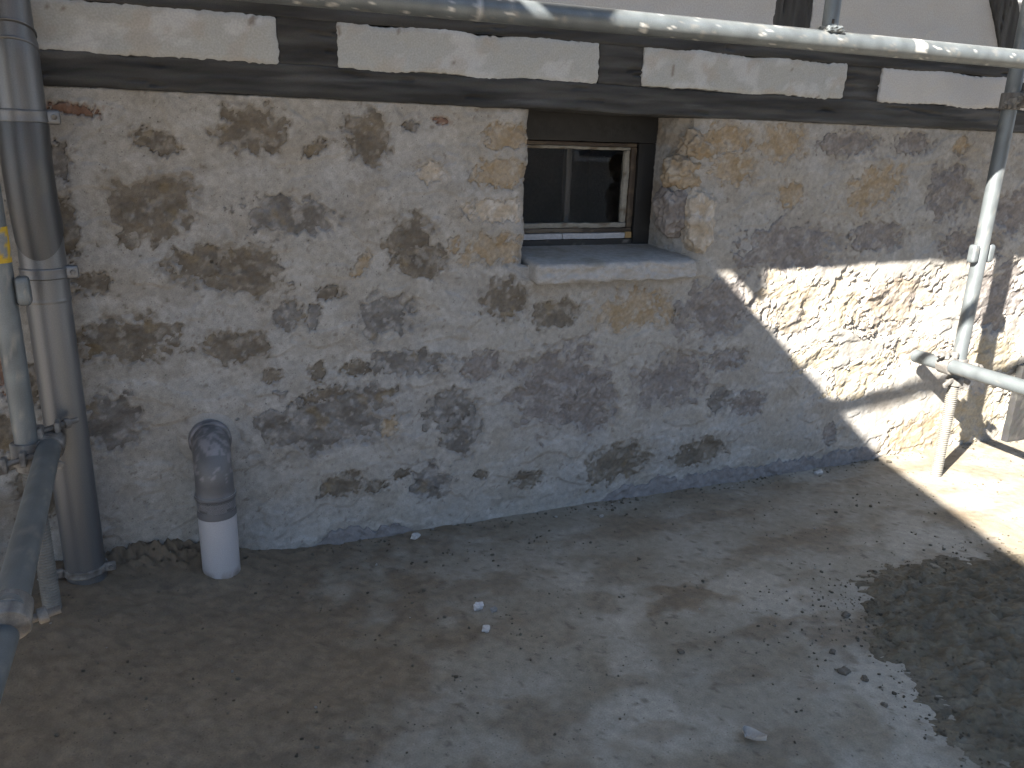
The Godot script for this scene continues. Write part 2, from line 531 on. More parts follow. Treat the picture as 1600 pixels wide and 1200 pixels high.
func build_house() -> void:
	var house := thing("half_timbered_house", "old house with rubble stone cellar wall, black timbers and white plaster panels", "house")
	list_stones()
	var nu := int(round((WX1 - WX0) / CELL)) + 1
	var nv := int(round((WY1 - WY0) / CELL)) + 1
	# where stones show: the strongest mask at each point, and each stone's own patch
	var mask := PackedFloat32Array(); mask.resize(nu * nv); mask.fill(-1.0)
	var who := PackedInt32Array(); who.resize(nu * nv); who.fill(-1)
	var base := PackedFloat32Array(); base.resize(nu * nv)
	for j in nv:
		for i in nu:
			base[j * nu + i] = wall_z(WX0 + i * CELL, WY0 + j * CELL)
	for k in stones.size():
		var s: Array = stones[k]
		var reach: float = maxf(s[3], s[4]) * 1.45 + 0.02
		for j in range(maxi(0, int((s[2] - reach - WY0) / CELL)), mini(nv, int((s[2] + reach - WY0) / CELL) + 1)):
			for i in range(maxi(0, int((s[1] - reach - WX0) / CELL)), mini(nu, int((s[1] + reach - WX0) / CELL) + 1)):
				var x := WX0 + i * CELL; var y := WY0 + j * CELL
				if y > 1.43: continue
				var m := stone_mask(s, x, y)
				if m > mask[j * nu + i]:
					mask[j * nu + i] = m; who[j * nu + i] = k
	var pos := PackedVector3Array(); var col := PackedColorArray(); var skip := PackedByteArray()
	pos.resize(nu * nv); col.resize(nu * nv); skip.resize(nu * nv)
	for j in nv:
		var y := WY0 + j * CELL
		var el := edge_left(y); var er := edge_right(y)
		var up := y > HOLE_B
		for i in nu:
			var at := j * nu + i
			var x := WX0 + i * CELL
			var m := mask[at]
			var z := base[at] - 0.012 * smoothstep(-0.10, 0.28, m)
			var c := plaster_color(x, y)
			if who[at] >= 0 and m > -0.45:
				c = c.lerp((STONE_COLORS[stones[who[at]][0]][0] as Color), 0.45 * smoothstep(-0.4, 0.0, m))
			var wx := x
			if up:
				wx += el * smoothstep(HOLE_L - 0.06, HOLE_L, x) * (1.0 if x < 1.4 else 0.0)
				wx += er * (1.0 - smoothstep(HOLE_R, HOLE_R + 0.09, x)) * (1.0 if x > 1.4 else 0.0)
			pos[at] = Vector3(wx, y, z)
			col[at] = c
			skip[at] = 1 if up and x > HOLE_L - 0.001 and x < HOLE_R - 0.001 else 0
	var wall := part("cellar_wall", grid(nu, nv, pos, col, skip), m_plaster, house)
	# each stone that shows through the render
	for k in stones.size():
		var s: Array = stones[k]
		var rough: float = {"l": 0.012, "w": 0.007, "p": 0.008, "o": 0.007}.get(s[0], 0.008)
		if s[1] > 2.1: rough = maxf(rough, 0.009)
		var reach: float = maxf(s[3], s[4]) * 1.45 + 0.02
		var i0 := maxi(0, int((s[1] - reach - WX0) / CELL)); var i1 := mini(nu - 1, int((s[1] + reach - WX0) / CELL) + 1)
		var j0 := maxi(0, int((s[2] - reach - WY0) / CELL)); var j1 := mini(int((1.43 - WY0) / CELL), int((s[2] + reach - WY0) / CELL) + 1)
		var w := i1 - i0 + 1; var h := j1 - j0 + 1
		if w < 3 or h < 3: continue
		var p2 := PackedVector3Array(); var c2 := PackedColorArray(); var k2 := PackedByteArray()
		var lean := Vector2(rng.randf_range(-1, 1), rng.randf_range(-1, 1)) * 0.05
		for j in range(j0, j1 + 1):
			var y := WY0 + j * CELL
			for i in range(i0, i1 + 1):
				var at := j * nu + i
				var x := WX0 + i * CELL
				var m := stone_mask(s, x, y)
				var r := n2.get_noise_2d(x * 12.0 + s[2] * 50.0, y * 12.0) * 0.6 + n3.get_noise_2d(x * 30.0, y * 30.0 + s[1] * 20.0) * 0.6
				r -= 0.5 * smoothstep(0.55, 0.9, ridged.get_noise_2d(x * 9.0 + y * 5.0, y * 9.0))
				if s[0] == "l" or s[1] > 2.1:
					r = 0.60 * n2.get_noise_2d(x * 7.0 + s[2] * 50.0, y * 9.0) + 0.42 * facets.get_noise_2d(x * 15.0 + y * 8.0, y * 24.0 - x * 9.0) + 0.08 * facets.get_noise_2d(x * 40.0, y * 52.0) + 0.08 * n3.get_noise_2d(x * 34.0, y * 34.0)
				var z: float = base[at] + rough * r - 0.0045 + (x - s[1]) * lean.x + (y - s[2]) * lean.y - (0.014 + rough) * smoothstep(-0.08, -0.40, m)
				p2.append(Vector3(pos[at].x, y, z))
				c2.append(stone_color(s, x, y, m))
				k2.append(1 if m < -0.38 or skip[at] == 1 or (who[at] != k and m < mask[at] - 0.3) else 0)
		part("stone", grid(w, h, p2, c2, k2), m_stone, wall)
	# the reveal on the right of the window, and a narrow one on the left
	var jl := int(ceil((HOLE_B - WY0) / CELL)) + 1
	var iR := int(round((HOLE_R - WX0) / CELL)); var iL := int(round((HOLE_L - WX0) / CELL))
	var deep := 34
	for side in 2:
		var p3 := PackedVector3Array(); var c3 := PackedColorArray()
		for j in range(jl, nv):
			var e: Vector3 = pos[j * nu + (iR if side == 0 else iL)]
			for d in deep:
				var t := float(d) / (deep - 1)
				var z := lerpf(e.z, -0.262, t)
				var x := e.x + (-0.045 * t if side == 0 else 0.0)
				if side == 0:
					x = lerpf(e.x, 1.727, smoothstep(0.0, 0.55, t))
					x += sin(minf(t * 2.2, 1.0) * PI) * (0.018 * n3.get_noise_2d(z * 14.0, e.y * 14.0) - 0.004)
				x += 0.004 * n3.get_noise_2d(z * 40.0, e.y * 40.0) * minf(t * 6.0, 1.0)
				p3.append(Vector3(x, e.y, z))
				var c := plaster_color(z + 5.0, e.y)
				var st := smoothstep(0.0, 0.25, n3.get_noise_2d(z * 7.0 + 3.0, e.y * 7.0))
				c3.append(c.lerp(Color(0.27, 0.22, 0.16), st * 0.6))
		part("window_reveal", grid(deep, nv - jl, p3, c3, PackedByteArray(), side == 0), m_plaster, house)
	build_corner_stones(house)
	build_mortar(wall)
	build_window(house)
	build_frame(house)
	build_shell(house)

func lump(center: Vector3, size: Vector3, turn: Basis, amp: float, freq: float, tint: Callable, seg := 18) -> ArrayMesh:
	var sh := func(p: Vector3) -> Vector3:
		var d := (p - center).normalized()
		return p + d * amp * (n2.get_noise_3d(p.x * freq, p.y * freq, p.z * freq) + 0.5 * n3.get_noise_3d(p.x * freq * 3.0, p.y * freq * 3.0, p.z * freq * 3.0))
	return block(center, size, Vector3i(seg, seg, seg), minf(size.x, minf(size.y, size.z)) * 0.44, sh, tint, turn)

func tint_of(kind: String, seed_: float) -> Callable:
	var s := [kind, seed_, seed_ * 1.7]
	return func(p: Vector3) -> Color: return stone_color(s, p.x + p.z * 0.7, p.y + p.z * 0.5, 0.4)

func build_corner_stones(house: Node3D) -> void:
	# rounded stones that stand out of the render on the right of the window
	var spec := [
		["w", Vector3(1.800, 1.078, -0.012), Vector3(0.112, 0.225, 0.110), 5.0],
		["o", Vector3(1.748, 1.245, -0.062), Vector3(0.150, 0.125, 0.120), -12.0],
		["p", Vector3(1.722, 1.105, -0.075), Vector3(0.105, 0.170, 0.130), 8.0],
		["o", Vector3(1.790, 1.345, -0.050), Vector3(0.130, 0.110, 0.110), 4.0],
	]
	for s in spec:
		part("stone", lump(s[1], s[2], Basis(Vector3.BACK, deg_to_rad(s[3])), 0.022, 15.0, tint_of(s[0], s[1].x), 26), m_stone, house)

func build_mortar(wall: Node3D) -> void:
	# fillets of fresh grey mortar along the foot of the wall: ends x, height profile by noise
	for run in [[1.44, 2.95, 0.062], [0.33, 0.73, 0.052]]:
		var n := int((run[1] - run[0]) / 0.006); var rows := 18
		var p := PackedVector3Array(); var c := PackedColorArray()
		for j in rows:
			for i in n:
				var x: float = run[0] + i * 0.006
				var t := float(j) / (rows - 1)
				var ends := smoothstep(0.0, 0.12, x - run[0]) * smoothstep(0.0, 0.10, run[1] - x)
				var h: float = (run[2] + 0.035 * n3.get_noise_2d(x * 6.0, 2.0) + 0.022 * n3.get_noise_2d(x * 26.0, 8.0)) * ends
				var y := ground_y(x, 0.01) - 0.01 + t * (h + 0.006)
				var z := wall_z(x, y) + (0.013 * (1.0 - t * 0.45) + 0.007 * n3.get_noise_2d(x * 25.0, y * 25.0)) * ends
				if j == rows - 1: z -= 0.02
				p.append(Vector3(x, y, z))
				c.append(Color(0.205, 0.197, 0.198) * (1.0 + 0.2 * n3.get_noise_2d(x * 20.0, y * 20.0)))
		part("mortar_fillet", grid(n, rows, p, c), m_plaster, wall)

func flat_tint(c: Color, k := 0.15, f := 12.0) -> Callable:
	return func(p: Vector3) -> Color: return c * (1.0 + k * n3.get_noise_3d(p.x * f, p.y * f, p.z * f))

func worn(c: Color, under: Color, at := 0.2, f := 18.0) -> Callable:
	return func(p: Vector3) -> Color:
		return c.lerp(under, smoothstep(at, at + 0.12, n3.get_noise_3d(p.x * f * 0.6, p.y * f, p.z * f))) * (1.0 + 0.15 * n2.get_noise_3d(p.x * 40.0, p.y * 40.0, p.z * 40.0))

func bar(x0: float, x1: float, y0: float, y1: float, z0: float, z1: float, bevel: float, tint: Callable, wob := 0.0015) -> ArrayMesh:
	var size := Vector3(x1 - x0, y1 - y0, z1 - z0)
	var sh := func(p: Vector3) -> Vector3:
		return p + Vector3(n2.get_noise_2d(p.y * 14.0, p.z * 9.0), n2.get_noise_2d(p.x * 14.0, p.z * 9.0 + 5.0), n2.get_noise_2d(p.x * 20.0, p.y * 20.0)) * wob
	return block(Vector3(x0 + x1, y0 + y1, z0 + z1) / 2.0, size, Vector3i(clampi(int(size.x / 0.012), 4, 80), clampi(int(size.y / 0.012), 4, 80), 4), bevel, sh, tint)

func build_window(house: Node3D) -> void:
	# a small cellar window: dark frame, brown sash, pale putty round one pane
	var black := flat_tint(Color(0.014, 0.014, 0.014), 0.3)
	var brown := worn(Color(0.050, 0.036, 0.026), Color(0.10, 0.075, 0.05), 0.1)
	var cream := worn(Color(0.27, 0.26, 0.225), Color(0.16, 0.135, 0.10), 0.2, 16.0)
	var f := part("window_frame", bar(1.06, 1.735, 1.345, 1.445, -0.30, -0.218, 0.004, black), m_dark, house)
	part("frame_jamb", bar(1.655, 1.735, 0.962, 1.345, -0.30, -0.221, 0.004, black), m_dark, f)
	part("frame_jamb", bar(1.06, 1.125, 0.962, 1.345, -0.30, -0.221, 0.004, black), m_dark, f)
	part("frame_sill", bar(1.125, 1.655, 0.950, 0.990, -0.30, -0.224, 0.004, worn(Color(0.03, 0.029, 0.027), Color(0.2, 0.19, 0.17), 0.3)), m_dark, f)
	part("weather_strip", bar(1.125, 1.352, 0.991, 1.013, -0.262, -0.226, 0.003, flat_tint(Color(0.50, 0.50, 0.51), 0.1)), m_paint, f)
	part("weather_strip", bar(1.3545, 1.622, 0.991, 1.013, -0.262, -0.226, 0.003, flat_tint(Color(0.50, 0.50, 0.51), 0.1)), m_paint, f)
	part("wood_plug", bar(1.6245, 1.652, 0.991, 1.016, -0.262, -0.227, 0.003, flat_tint(Color(0.40, 0.27, 0.12), 0.3)), m_paint, f)
	var s := part("window_sash", bar(1.128, 1.652, 1.329, 1.343, -0.285, -0.232, 0.003, brown), m_dark, house)
	part("sash_stile", bar(1.630, 1.653, 1.031, 1.329, -0.285, -0.232, 0.003, brown), m_dark, s)
	part("sash_stile", bar(1.128, 1.150, 1.031, 1.329, -0.285, -0.232, 0.003, brown), m_dark, s)
	part("sash_rail", bar(1.128, 1.653, 1.0145, 1.0305, -0.285, -0.234, 0.003, worn(Color(0.12, 0.10, 0.075), Color(0.045, 0.036, 0.028), 0.0)), m_dark, s)
	part("putty", bar(1.150, 1.630, 1.317, 1.3285, -0.262, -0.239, 0.004, cream, 0.002), m_paint, s)
	part("putty", bar(1.608, 1.6295, 1.050, 1.317, -0.262, -0.240, 0.004, cream, 0.003), m_paint, s)
	part("putty", bar(1.150, 1.630, 1.031, 1.050, -0.262, -0.238, 0.004, cream, 0.003), m_paint, s)
	var glass := StandardMaterial3D.new()
	glass.resource_name = "window_glass"
	glass.albedo_color = Color(0.1, 0.1, 0.1, 0.02)
	glass.transparency = BaseMaterial3D.TRANSPARENCY_ALPHA
	glass.roughness = 0.03
	var pane := BoxMesh.new()
	pane.size = Vector3(0.47, 0.285, 0.004)
	var g := obj("glass_pane", pane, glass, s)
	g.position = Vector3(1.385, 1.185, -0.256)
	part("inner_bar", bar(1.400, 1.424, 1.02, 1.34, -0.345, -0.315, 0.004, flat_tint(Color(0.045, 0.045, 0.043))), m_dark, s)
	# the stone sill
	var sill := func(p: Vector3) -> Vector3:
		var k := smoothstep(-0.03, 0.04, p.z)
		var q := p
		q.y += -p.z * 0.085
		q.z += k * (0.013 * n3.get_noise_2d(p.x * 9.0, p.y * 22.0) + 0.003 * n3.get_noise_2d(p.x * 40.0, p.y * 40.0))
		q.y += k * (0.004 * n3.get_noise_2d(p.x * 12.0 + 4.0, p.z * 12.0) + (0.006 * n3.get_noise_2d(p.x * 16.0, 50.0) if p.y < 0.92 else 0.0))
		return q
	part("window_sill", block(Vector3(1.445, 0.915, -0.103), Vector3(0.648, 0.070, 0.334), Vector3i(110, 14, 50), 0.017, sill, func(p: Vector3) -> Color:
		var c := Color(0.345, 0.337, 0.322).lerp(Color(0.285, 0.266, 0.232), clampf(n3.get_noise_3d(p.x * 7.0, p.y * 7.0, p.z * 7.0) * 2.0, 0, 1))
		return c * (1.0 + 0.15 * n3.get_noise_3d(p.x * 40.0, p.y * 40.0, p.z * 40.0))), m_plaster, house)

func timber_tint(along: int) -> Callable:
	return func(p: Vector3) -> Color:
		var q := p * 30.0
		q[along] = p[along] * 2.2
		var g := n3.get_noise_3d(q.x, q.y, q.z)
		var c := Color(0.036, 0.0365, 0.0355) * clampf(0.9 + 1.3 * g, 0.35, 1.7)
		return c.lerp(Color(0.09, 0.09, 0.089), 0.6 * smoothstep(0.2, 0.45, n3.get_noise_3d(q.x * 0.7 + 8.0, q.y * 0.7, q.z * 0.7)))

func timber(x0: float, x1: float, y0: float, y1: float, z0: float, z1: float, along: int, turn := Basis.IDENTITY) -> ArrayMesh:
	var size := Vector3(x1 - x0, y1 - y0, z1 - z0)
	var c := Vector3(x0 + x1, y0 + y1, z0 + z1) / 2.0
	var seg := Vector3i(clampi(int(size.x / (0.014 if along == 0 else 0.006)), 6, 500), clampi(int(size.y / (0.014 if along == 1 else 0.005)), 6, 300), 5)
	var sh := func(p: Vector3) -> Vector3:
		var q := p * 34.0
		q[along] = p[along] * 2.4
		var front := smoothstep(z1 - 0.03, z1 - 0.004, p.z)
		var r := p
		r.z += front * (0.0035 * n3.get_noise_3d(q.x, q.y, q.z) - 0.012 * smoothstep(0.72, 0.92, ridged.get_noise_3d(q.x * 0.45, q.y * 0.45, 1.0)) + 0.004 * n2.get_noise_2d(p.x * 3.0, p.y * 3.0))
		var o := 1 if along == 0 else 0
		r[o] += 0.005 * n2.get_noise_2d(p[along] * 2.3, c[o] * 40.0) + 0.002 * n3.get_noise_2d(p[along] * 15.0, p[o] * 9.0)
		return r
	return block(c, size, seg, 0.010, sh, timber_tint(along), turn)

func panel(x0: float, x1: float, y0: float, y1: float, fresh: bool) -> ArrayMesh:
	var sh := func(p: Vector3) -> Vector3:
		var r := p
		var ex := smoothstep(0.05, 0.0, minf(p.x - x0, x1 - p.x)); var ey := smoothstep(0.05, 0.0, minf(p.y - y0, y1 - p.y))
		r.x += ex * (0.008 * n2.get_noise_2d(p.y * 9.0, x0 * 30.0) + 0.006 * n3.get_noise_2d(p.y * 40.0, x1 * 10.0))
		r.y += ey * (0.010 * n2.get_noise_2d(p.x * 2.6, y0 * 50.0) + 0.006 * n3.get_noise_2d(p.x * 38.0, y0 * 20.0))
		r.z += 0.004 * n2.get_noise_2d(p.x * 4.0, p.y * 7.0) + 0.0015 * n3.get_noise_2d(p.x * 22.0, p.y * 22.0)
		return r
	var tint := func(p: Vector3) -> Color:
		if fresh:
			return Color(0.452, 0.455, 0.452) * (1.0 + 0.05 * n3.get_noise_2d(p.x * 5.0, p.y * 5.0))
		var c := Color(0.368, 0.380, 0.370)
		c = c.lerp(Color(0.44, 0.452, 0.455), smoothstep(0.08, 0.26, n3.get_noise_2d(p.x * 4.5 + 3.0, p.y * 7.0)))
		c = c.lerp(Color(0.36, 0.34, 0.305), 0.6 * smoothstep(0.16, 0.4, n3.get_noise_2d(p.x * 6.0 + 44.0, p.y * 8.0)))
		c = c.lerp(Color(0.22, 0.20, 0.18), smoothstep(0.56, 0.60, n3.get_noise_2d(p.x * 13.0 + 20.0, p.y * 9.0)))
		return c * (1.0 + 0.07 * n3.get_noise_2d(p.x * 40.0, p.y * 40.0))
	return block(Vector3((x0 + x1) / 2.0, (y0 + y1) / 2.0, -0.03), Vector3(x1 - x0, y1 - y0, 0.09), Vector3i(clampi(int((x1 - x0) / 0.009), 8, 200), clampi(int((y1 - y0) / 0.009), 8, 110), 4), 0.014, sh, tint)

func build_frame(house: Node3D) -> void:
	part("sill_beam", timber(-4.0, 6.5, 1.4375, 1.530, -0.20, 0.012, 0), m_wood, house)
	part("rail_beam", timber(-4.0, 6.5, 1.646, 1.722, -0.20, 0.013, 0), m_wood, house)
	for s in [[-1.22, -1.04], [0.318, 0.492], [1.338, 1.508], [2.386, 2.566], [3.55, 3.72], [4.6, 4.78]]:
		part("joist_end", timber(s[0], s[1], 1.522, 1.654, -0.20, 0.009, 0), m_wood, house)
	var at := [[-2.4, -1.22], [-1.04, 0.323], [0.487, 1.343], [1.503, 2.391], [2.561, 3.555], [3.715, 4.605]]
	for k in at.size():
		part("plaster_panel", panel(at[k][0], at[k][1], 1.523, 1.654, k == 4), m_panel, house)
	# the storey above the rail, most of it out of the picture
	var posts := [-1.9, -0.35, 2.018, 4.35]
	for x in posts:
		part("post", timber(x, x + 0.172, 1.716, 2.70, -0.20, 0.011, 1), m_wood, house)
	part("brace", timber(2.905, 3.045, 1.66, 2.70, -0.18, 0.026, 1, Basis(Vector3.BACK, deg_to_rad(32.0))), m_wood, house)
	part("head_beam", timber(-4.0, 6.5, 2.66, 2.80, -0.20, 0.014, 0), m_wood, house)
	for k in posts.size() - 1:
		part("plaster_panel", panel(posts[k] + 0.166, posts[k + 1] + 0.006, 1.712, 2.67, true), m_panel, house)

func build_shell(house: Node3D) -> void:
	var lime := flat_tint(Color(0.60, 0.59, 0.56), 0.08, 3.0)
	var grey := flat_tint(Color(0.28, 0.265, 0.24), 0.25, 4.0)
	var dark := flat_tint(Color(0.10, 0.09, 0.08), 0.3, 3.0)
	part("wall_core", join([
		bar(-4.0, 1.09, -0.3, 1.45, -0.36, -0.07, 0.01, grey), bar(1.79, 6.5, -0.3, 1.45, -0.36, -0.07, 0.01, grey), bar(1.09, 1.79, -0.3, 0.875, -0.36, -0.07, 0.01, grey),
		bar(-4.0, -0.62, -0.3, 1.45, -0.07, -0.006, 0.01, grey, 0.012), bar(4.06, 6.5, -0.3, 1.45, -0.07, -0.006, 0.01, grey, 0.012)]), m_plaster, house)
	part("upper_wall", bar(-4.0, 6.5, 1.45, 5.0, -0.36, -0.074, 0.01, lime), m_panel, house)
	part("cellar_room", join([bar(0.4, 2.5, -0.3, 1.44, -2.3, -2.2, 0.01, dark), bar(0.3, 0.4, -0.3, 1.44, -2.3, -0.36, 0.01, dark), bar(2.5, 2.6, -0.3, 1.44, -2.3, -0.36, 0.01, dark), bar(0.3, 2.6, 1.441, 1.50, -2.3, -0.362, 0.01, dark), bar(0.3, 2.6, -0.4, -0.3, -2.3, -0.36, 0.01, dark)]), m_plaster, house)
	part("side_wall", join([bar(-4.0, -3.7, -0.3, 5.0, -7.0, -0.36, 0.01, lime), bar(6.2, 6.5, -0.3, 5.0, -7.0, -0.36, 0.01, lime), bar(-4.0, 6.5, -0.3, 5.0, -7.3, -7.0, 0.01, lime)]), m_panel, house)
	var tile := flat_tint(Color(0.22, 0.09, 0.06), 0.3, 6.0)
	var none = null
	part("roof", join([
		block(Vector3(1.25, 6.5, -1.75), Vector3(11.3, 0.14, 4.95), Vector3i(20, 2, 10), 0.01, none, tile, Basis(Vector3.RIGHT, deg_to_rad(42.0))),
		block(Vector3(1.25, 6.5, -5.43), Vector3(11.3, 0.14, 4.95), Vector3i(20, 2, 10), 0.01, none, tile, Basis(Vector3.RIGHT, deg_to_rad(-42.0)))]), m_plaster, house)

func list_stones() -> void:
	stone("r", -0.211, 1.384, 0.057, 0.013, -5)
	stone("b", 0.237, 1.351, 0.087, 0.056, -0)
	stone("b", 0.573, 1.335, 0.058, 0.070, 25)
	stone("b", -0.013, 1.309, 0.055, 0.027, -15)
	stone("b", -0.042, 1.134, 0.108, 0.081, 12)
	stone("g", 0.340, 1.105, 0.115, 0.051, -4)
	stone("b", 0.704, 1.033, 0.063, 0.073, -25)
	stone("b", 0.731, 0.965, 0.077, 0.049, -10)
	stone("b", 0.067, 0.970, 0.083, 0.045, 12)
	stone("b", 0.181, 0.942, 0.112, 0.065, -3)
	stone("o", 0.546, 0.952, 0.018, 0.042, -38)
	stone("b", 0.442, 0.869, 0.036, 0.020, -0)
	stone("b", -0.144, 0.754, 0.125, 0.061, -0)
	stone("b", 0.153, 0.718, 0.085, 0.046, -5)
	stone("g", 0.312, 0.803, 0.042, 0.040, -0)
	stone("g", 0.390, 0.799, 0.020, 0.037, -20)
	stone("g", 0.617, 0.784, 0.080, 0.059, 10)
	stone("g", 0.697, 0.623, 0.119, 0.038, -3)
	stone("b", 0.520, 0.618, 0.042, 0.022, -0)
	stone("b", 0.397, 0.617, 0.022, 0.030, -0)
	stone("b", 0.258, 0.612, 0.027, 0.021, -0)
	stone("b", 1.036, 0.824, 0.080, 0.058, -10)
	stone("p", 0.952, 0.590, 0.064, 0.046, -0)
	stone("b", 1.228, 0.760, 0.080, 0.046, 10)
	stone("o", 1.552, 0.755, 0.142, 0.065, -0)
	stone("p", 1.942, 0.742, 0.157, 0.092, 5)
	stone("p", 1.247, 0.499, 0.161, 0.127, 20)
	stone("p", 1.369, 0.425, 0.122, 0.114, -10)
	stone("p", 1.742, 0.480, 0.142, 0.089, 5)
	stone("p", 1.991, 0.533, 0.081, 0.038, -0)
	stone("g", 1.982, 0.366, 0.044, 0.050, -30)
	stone("p", 2.122, 0.338, 0.066, 0.045, -0)
	stone("b", 1.899, 0.152, 0.108, 0.051, 10)
	stone("b", 1.527, 0.156, 0.125, 0.068, 8)
	stone("b", 1.147, 0.142, 0.053, 0.031, -0)
	stone("g", 0.844, 0.442, 0.080, 0.066, -10)
	stone("g", 0.885, 0.355, 0.067, 0.077, -10)
	stone("g", 0.438, 0.451, 0.192, 0.093, 8)
	stone("b", 0.403, 0.527, 0.078, 0.030, 12)
	stone("o", 0.622, 0.405, 0.027, 0.034, -0)
	stone("b", 0.455, 0.216, 0.065, 0.037, 10)
	stone("b", 0.667, 0.226, 0.027, 0.017, 10)
	stone("b", 0.577, 0.191, 0.036, 0.019, -0)
	stone("g", 0.771, 0.183, 0.057, 0.059, -30)
	stone("b", 0.961, 0.183, 0.025, 0.015, -0)
	stone("g", -0.198, 0.505, 0.068, 0.088, -0)
	stone("b", -0.259, 1.078, 0.025, 0.076, -0)
	stone("b", -0.216, 0.924, 0.041, 0.027, -0)
	stone("g", -0.256, 1.254, 0.021, 0.046, -0)
	stone("w", 0.772, 1.237, 0.042, 0.029, -0)
	stone("o", 1.035, 1.354, 0.076, 0.035, -0)
	stone("o", 1.023, 1.236, 0.097, 0.042, -0)
	stone("w", 1.000, 1.119, 0.109, 0.033, -0)
	stone("o", 0.996, 0.990, 0.129, 0.043, -0)
	stone("b", 0.414, 1.299, 0.037, 0.015, 25)
	stone("r", 0.805, 1.394, 0.025, 0.011, -10)
	stone("g", 0.706, 1.374, 0.024, 0.015, -0)
	stone("o", 2.143, 1.359, 0.093, 0.058, -0)
	stone("p", 2.463, 1.370, 0.123, 0.039, -0)
	stone("p", 2.807, 1.379, 0.091, 0.038, -0)
	stone("o", 3.083, 1.378, 0.037, 0.032, -0)
	stone("o", 2.639, 1.202, 0.130, 0.072, 20)
	stone("p", 3.067, 1.186, 0.113, 0.104, -0)
	stone("o", 2.208, 1.170, 0.056, 0.044, -0)
	stone("p", 2.271, 0.966, 0.209, 0.082, -0)
	stone("p", 2.698, 1.009, 0.127, 0.054, -0)
	stone("p", 3.244, 0.964, 0.152, 0.058, -0)
	stone("o", 1.894, 1.370, 0.090, 0.044, -0)
	stone("o", 1.937, 1.263, 0.086, 0.050, -0)
	stone("l", 2.277, 0.756, 0.151, 0.091, -8)
	stone("l", 2.306, 0.662, 0.100, 0.049, -0)
	stone("l", 2.555, 0.743, 0.112, 0.105, 20)
	stone("l", 2.886, 0.739, 0.219, 0.093, 8)
	stone("l", 2.452, 0.503, 0.119, 0.057, -0)
	stone("l", 2.723, 0.390, 0.173, 0.079, 15)
	stone("l", 3.001, 0.497, 0.174, 0.049, -0)
	stone("l", 2.840, 0.617, 0.151, 0.041, -0)
	stone("o", 3.124, 0.068, 0.169, 0.101, 5)
	stone("p", 3.490, 0.711, 0.172, 0.139, -0)
	stone("p", 3.463, 1.104, 0.099, 0.088, -0)
	stone("p", 2.592, 0.149, 0.034, 0.047, -0)
	stone("l", 3.512, 0.422, 0.177, 0.100, -0)
	stone("l", 3.520, 0.166, 0.204, 0.112, -0)
	stone("r", -0.455, 0.706, 0.021, 0.062, -0)
	stone("b", -0.410, 0.647, 0.040, 0.056, -0)
	stone("b", -0.410, 0.365, 0.055, 0.112, -0)
	stone("b", -0.473, 0.501, 0.040, 0.057, -0)


# ------------------------------------------------------------------ scaffolding
func hexnut(c: Vector3, dir: Vector3, r: float, len_: float) -> ArrayMesh:
	return sweep(PackedVector3Array([c - dir * len_ * 0.5, c - dir * len_ * 0.4, c + dir * len_ * 0.4, c + dir * len_ * 0.5]), PackedFloat32Array([r * 0.86, r, r, r * 0.86]), 6, rusty)

func spindle(x: float, z: float, y0: float, y1: float) -> ArrayMesh:
	# a coarse threaded rod
	var path := PackedVector3Array(); var radii := PackedFloat32Array()
	var k := 0
	var y := y0
	while y < y1:
		path.append(Vector3(x, y, z)); radii.append([0.0185, 0.0225, 0.0235, 0.0190][k % 4])
		y += [0.0022, 0.0016, 0.0022, 0.0024][k % 4]; k += 1
	return sweep(path, radii, 22, func(p: Vector3) -> Color:
		return Color(0.20, 0.192, 0.172) * (1.0 + 0.3 * n3.get_noise_3d(p.x * 20.0, p.y * 20.0, p.z * 20.0)))

func standard(at: Vector3, label: String, group: String) -> Node3D:
	var t := thing("scaffold_standard", label, "scaffold pole", at, group)
	var up := Vector3.UP
	part("tube", rod(at + up * 0.45, at + up * 4.3, 0.0275, galv, 28, 0.004), m_galv, t)
	var jack := part("base_jack", spindle(at.x, at.z, at.y - 0.02, at.y + 0.47), m_rust, t)
	part("base_plate", block(at - up * 0.022, Vector3(0.15, 0.008, 0.15), Vector3i(6, 2, 6), 0.003, null, rusty), m_rust, jack)
	part("nut", turned(at + up * 0.412, up, PackedVector2Array([Vector2(0, 0.026), Vector2(0.004, 0.033), Vector2(0.03, 0.034), Vector2(0.036, 0.031), Vector2(0.040, 0.028)]), rusty), m_rust, jack)
	for s in [-1.0, 1.0]:
		part("wing", block(at + Vector3(s * 0.052, 0.43, 0.012), Vector3(0.055, 0.022, 0.014), Vector3i(6, 4, 4), 0.006, null, rusty, Basis(Vector3.BACK, s * -0.5)), m_rust, jack)
	return t

func lugs(t: Node3D, y: float) -> void:
	# two curved cheeks welded to the pole, where a cross piece can be hung
	var at := t.position
	for s in [-1.0, 1.0]:
		part("lug", block(Vector3(at.x + s * 0.043, y, at.z + 0.004), Vector3(0.032, 0.072, 0.036), Vector3i(8, 8, 8), 0.011, null, galv), m_galv, t)

func ring(c: Vector3, dir: Vector3, r: float, w: float, tint: Callable) -> ArrayMesh:
	return turned(c - dir * w * 0.5, dir, PackedVector2Array([Vector2(0, r * 0.9), Vector2(0.002, r), Vector2(w - 0.002, r), Vector2(w, r * 0.9)]), tint)

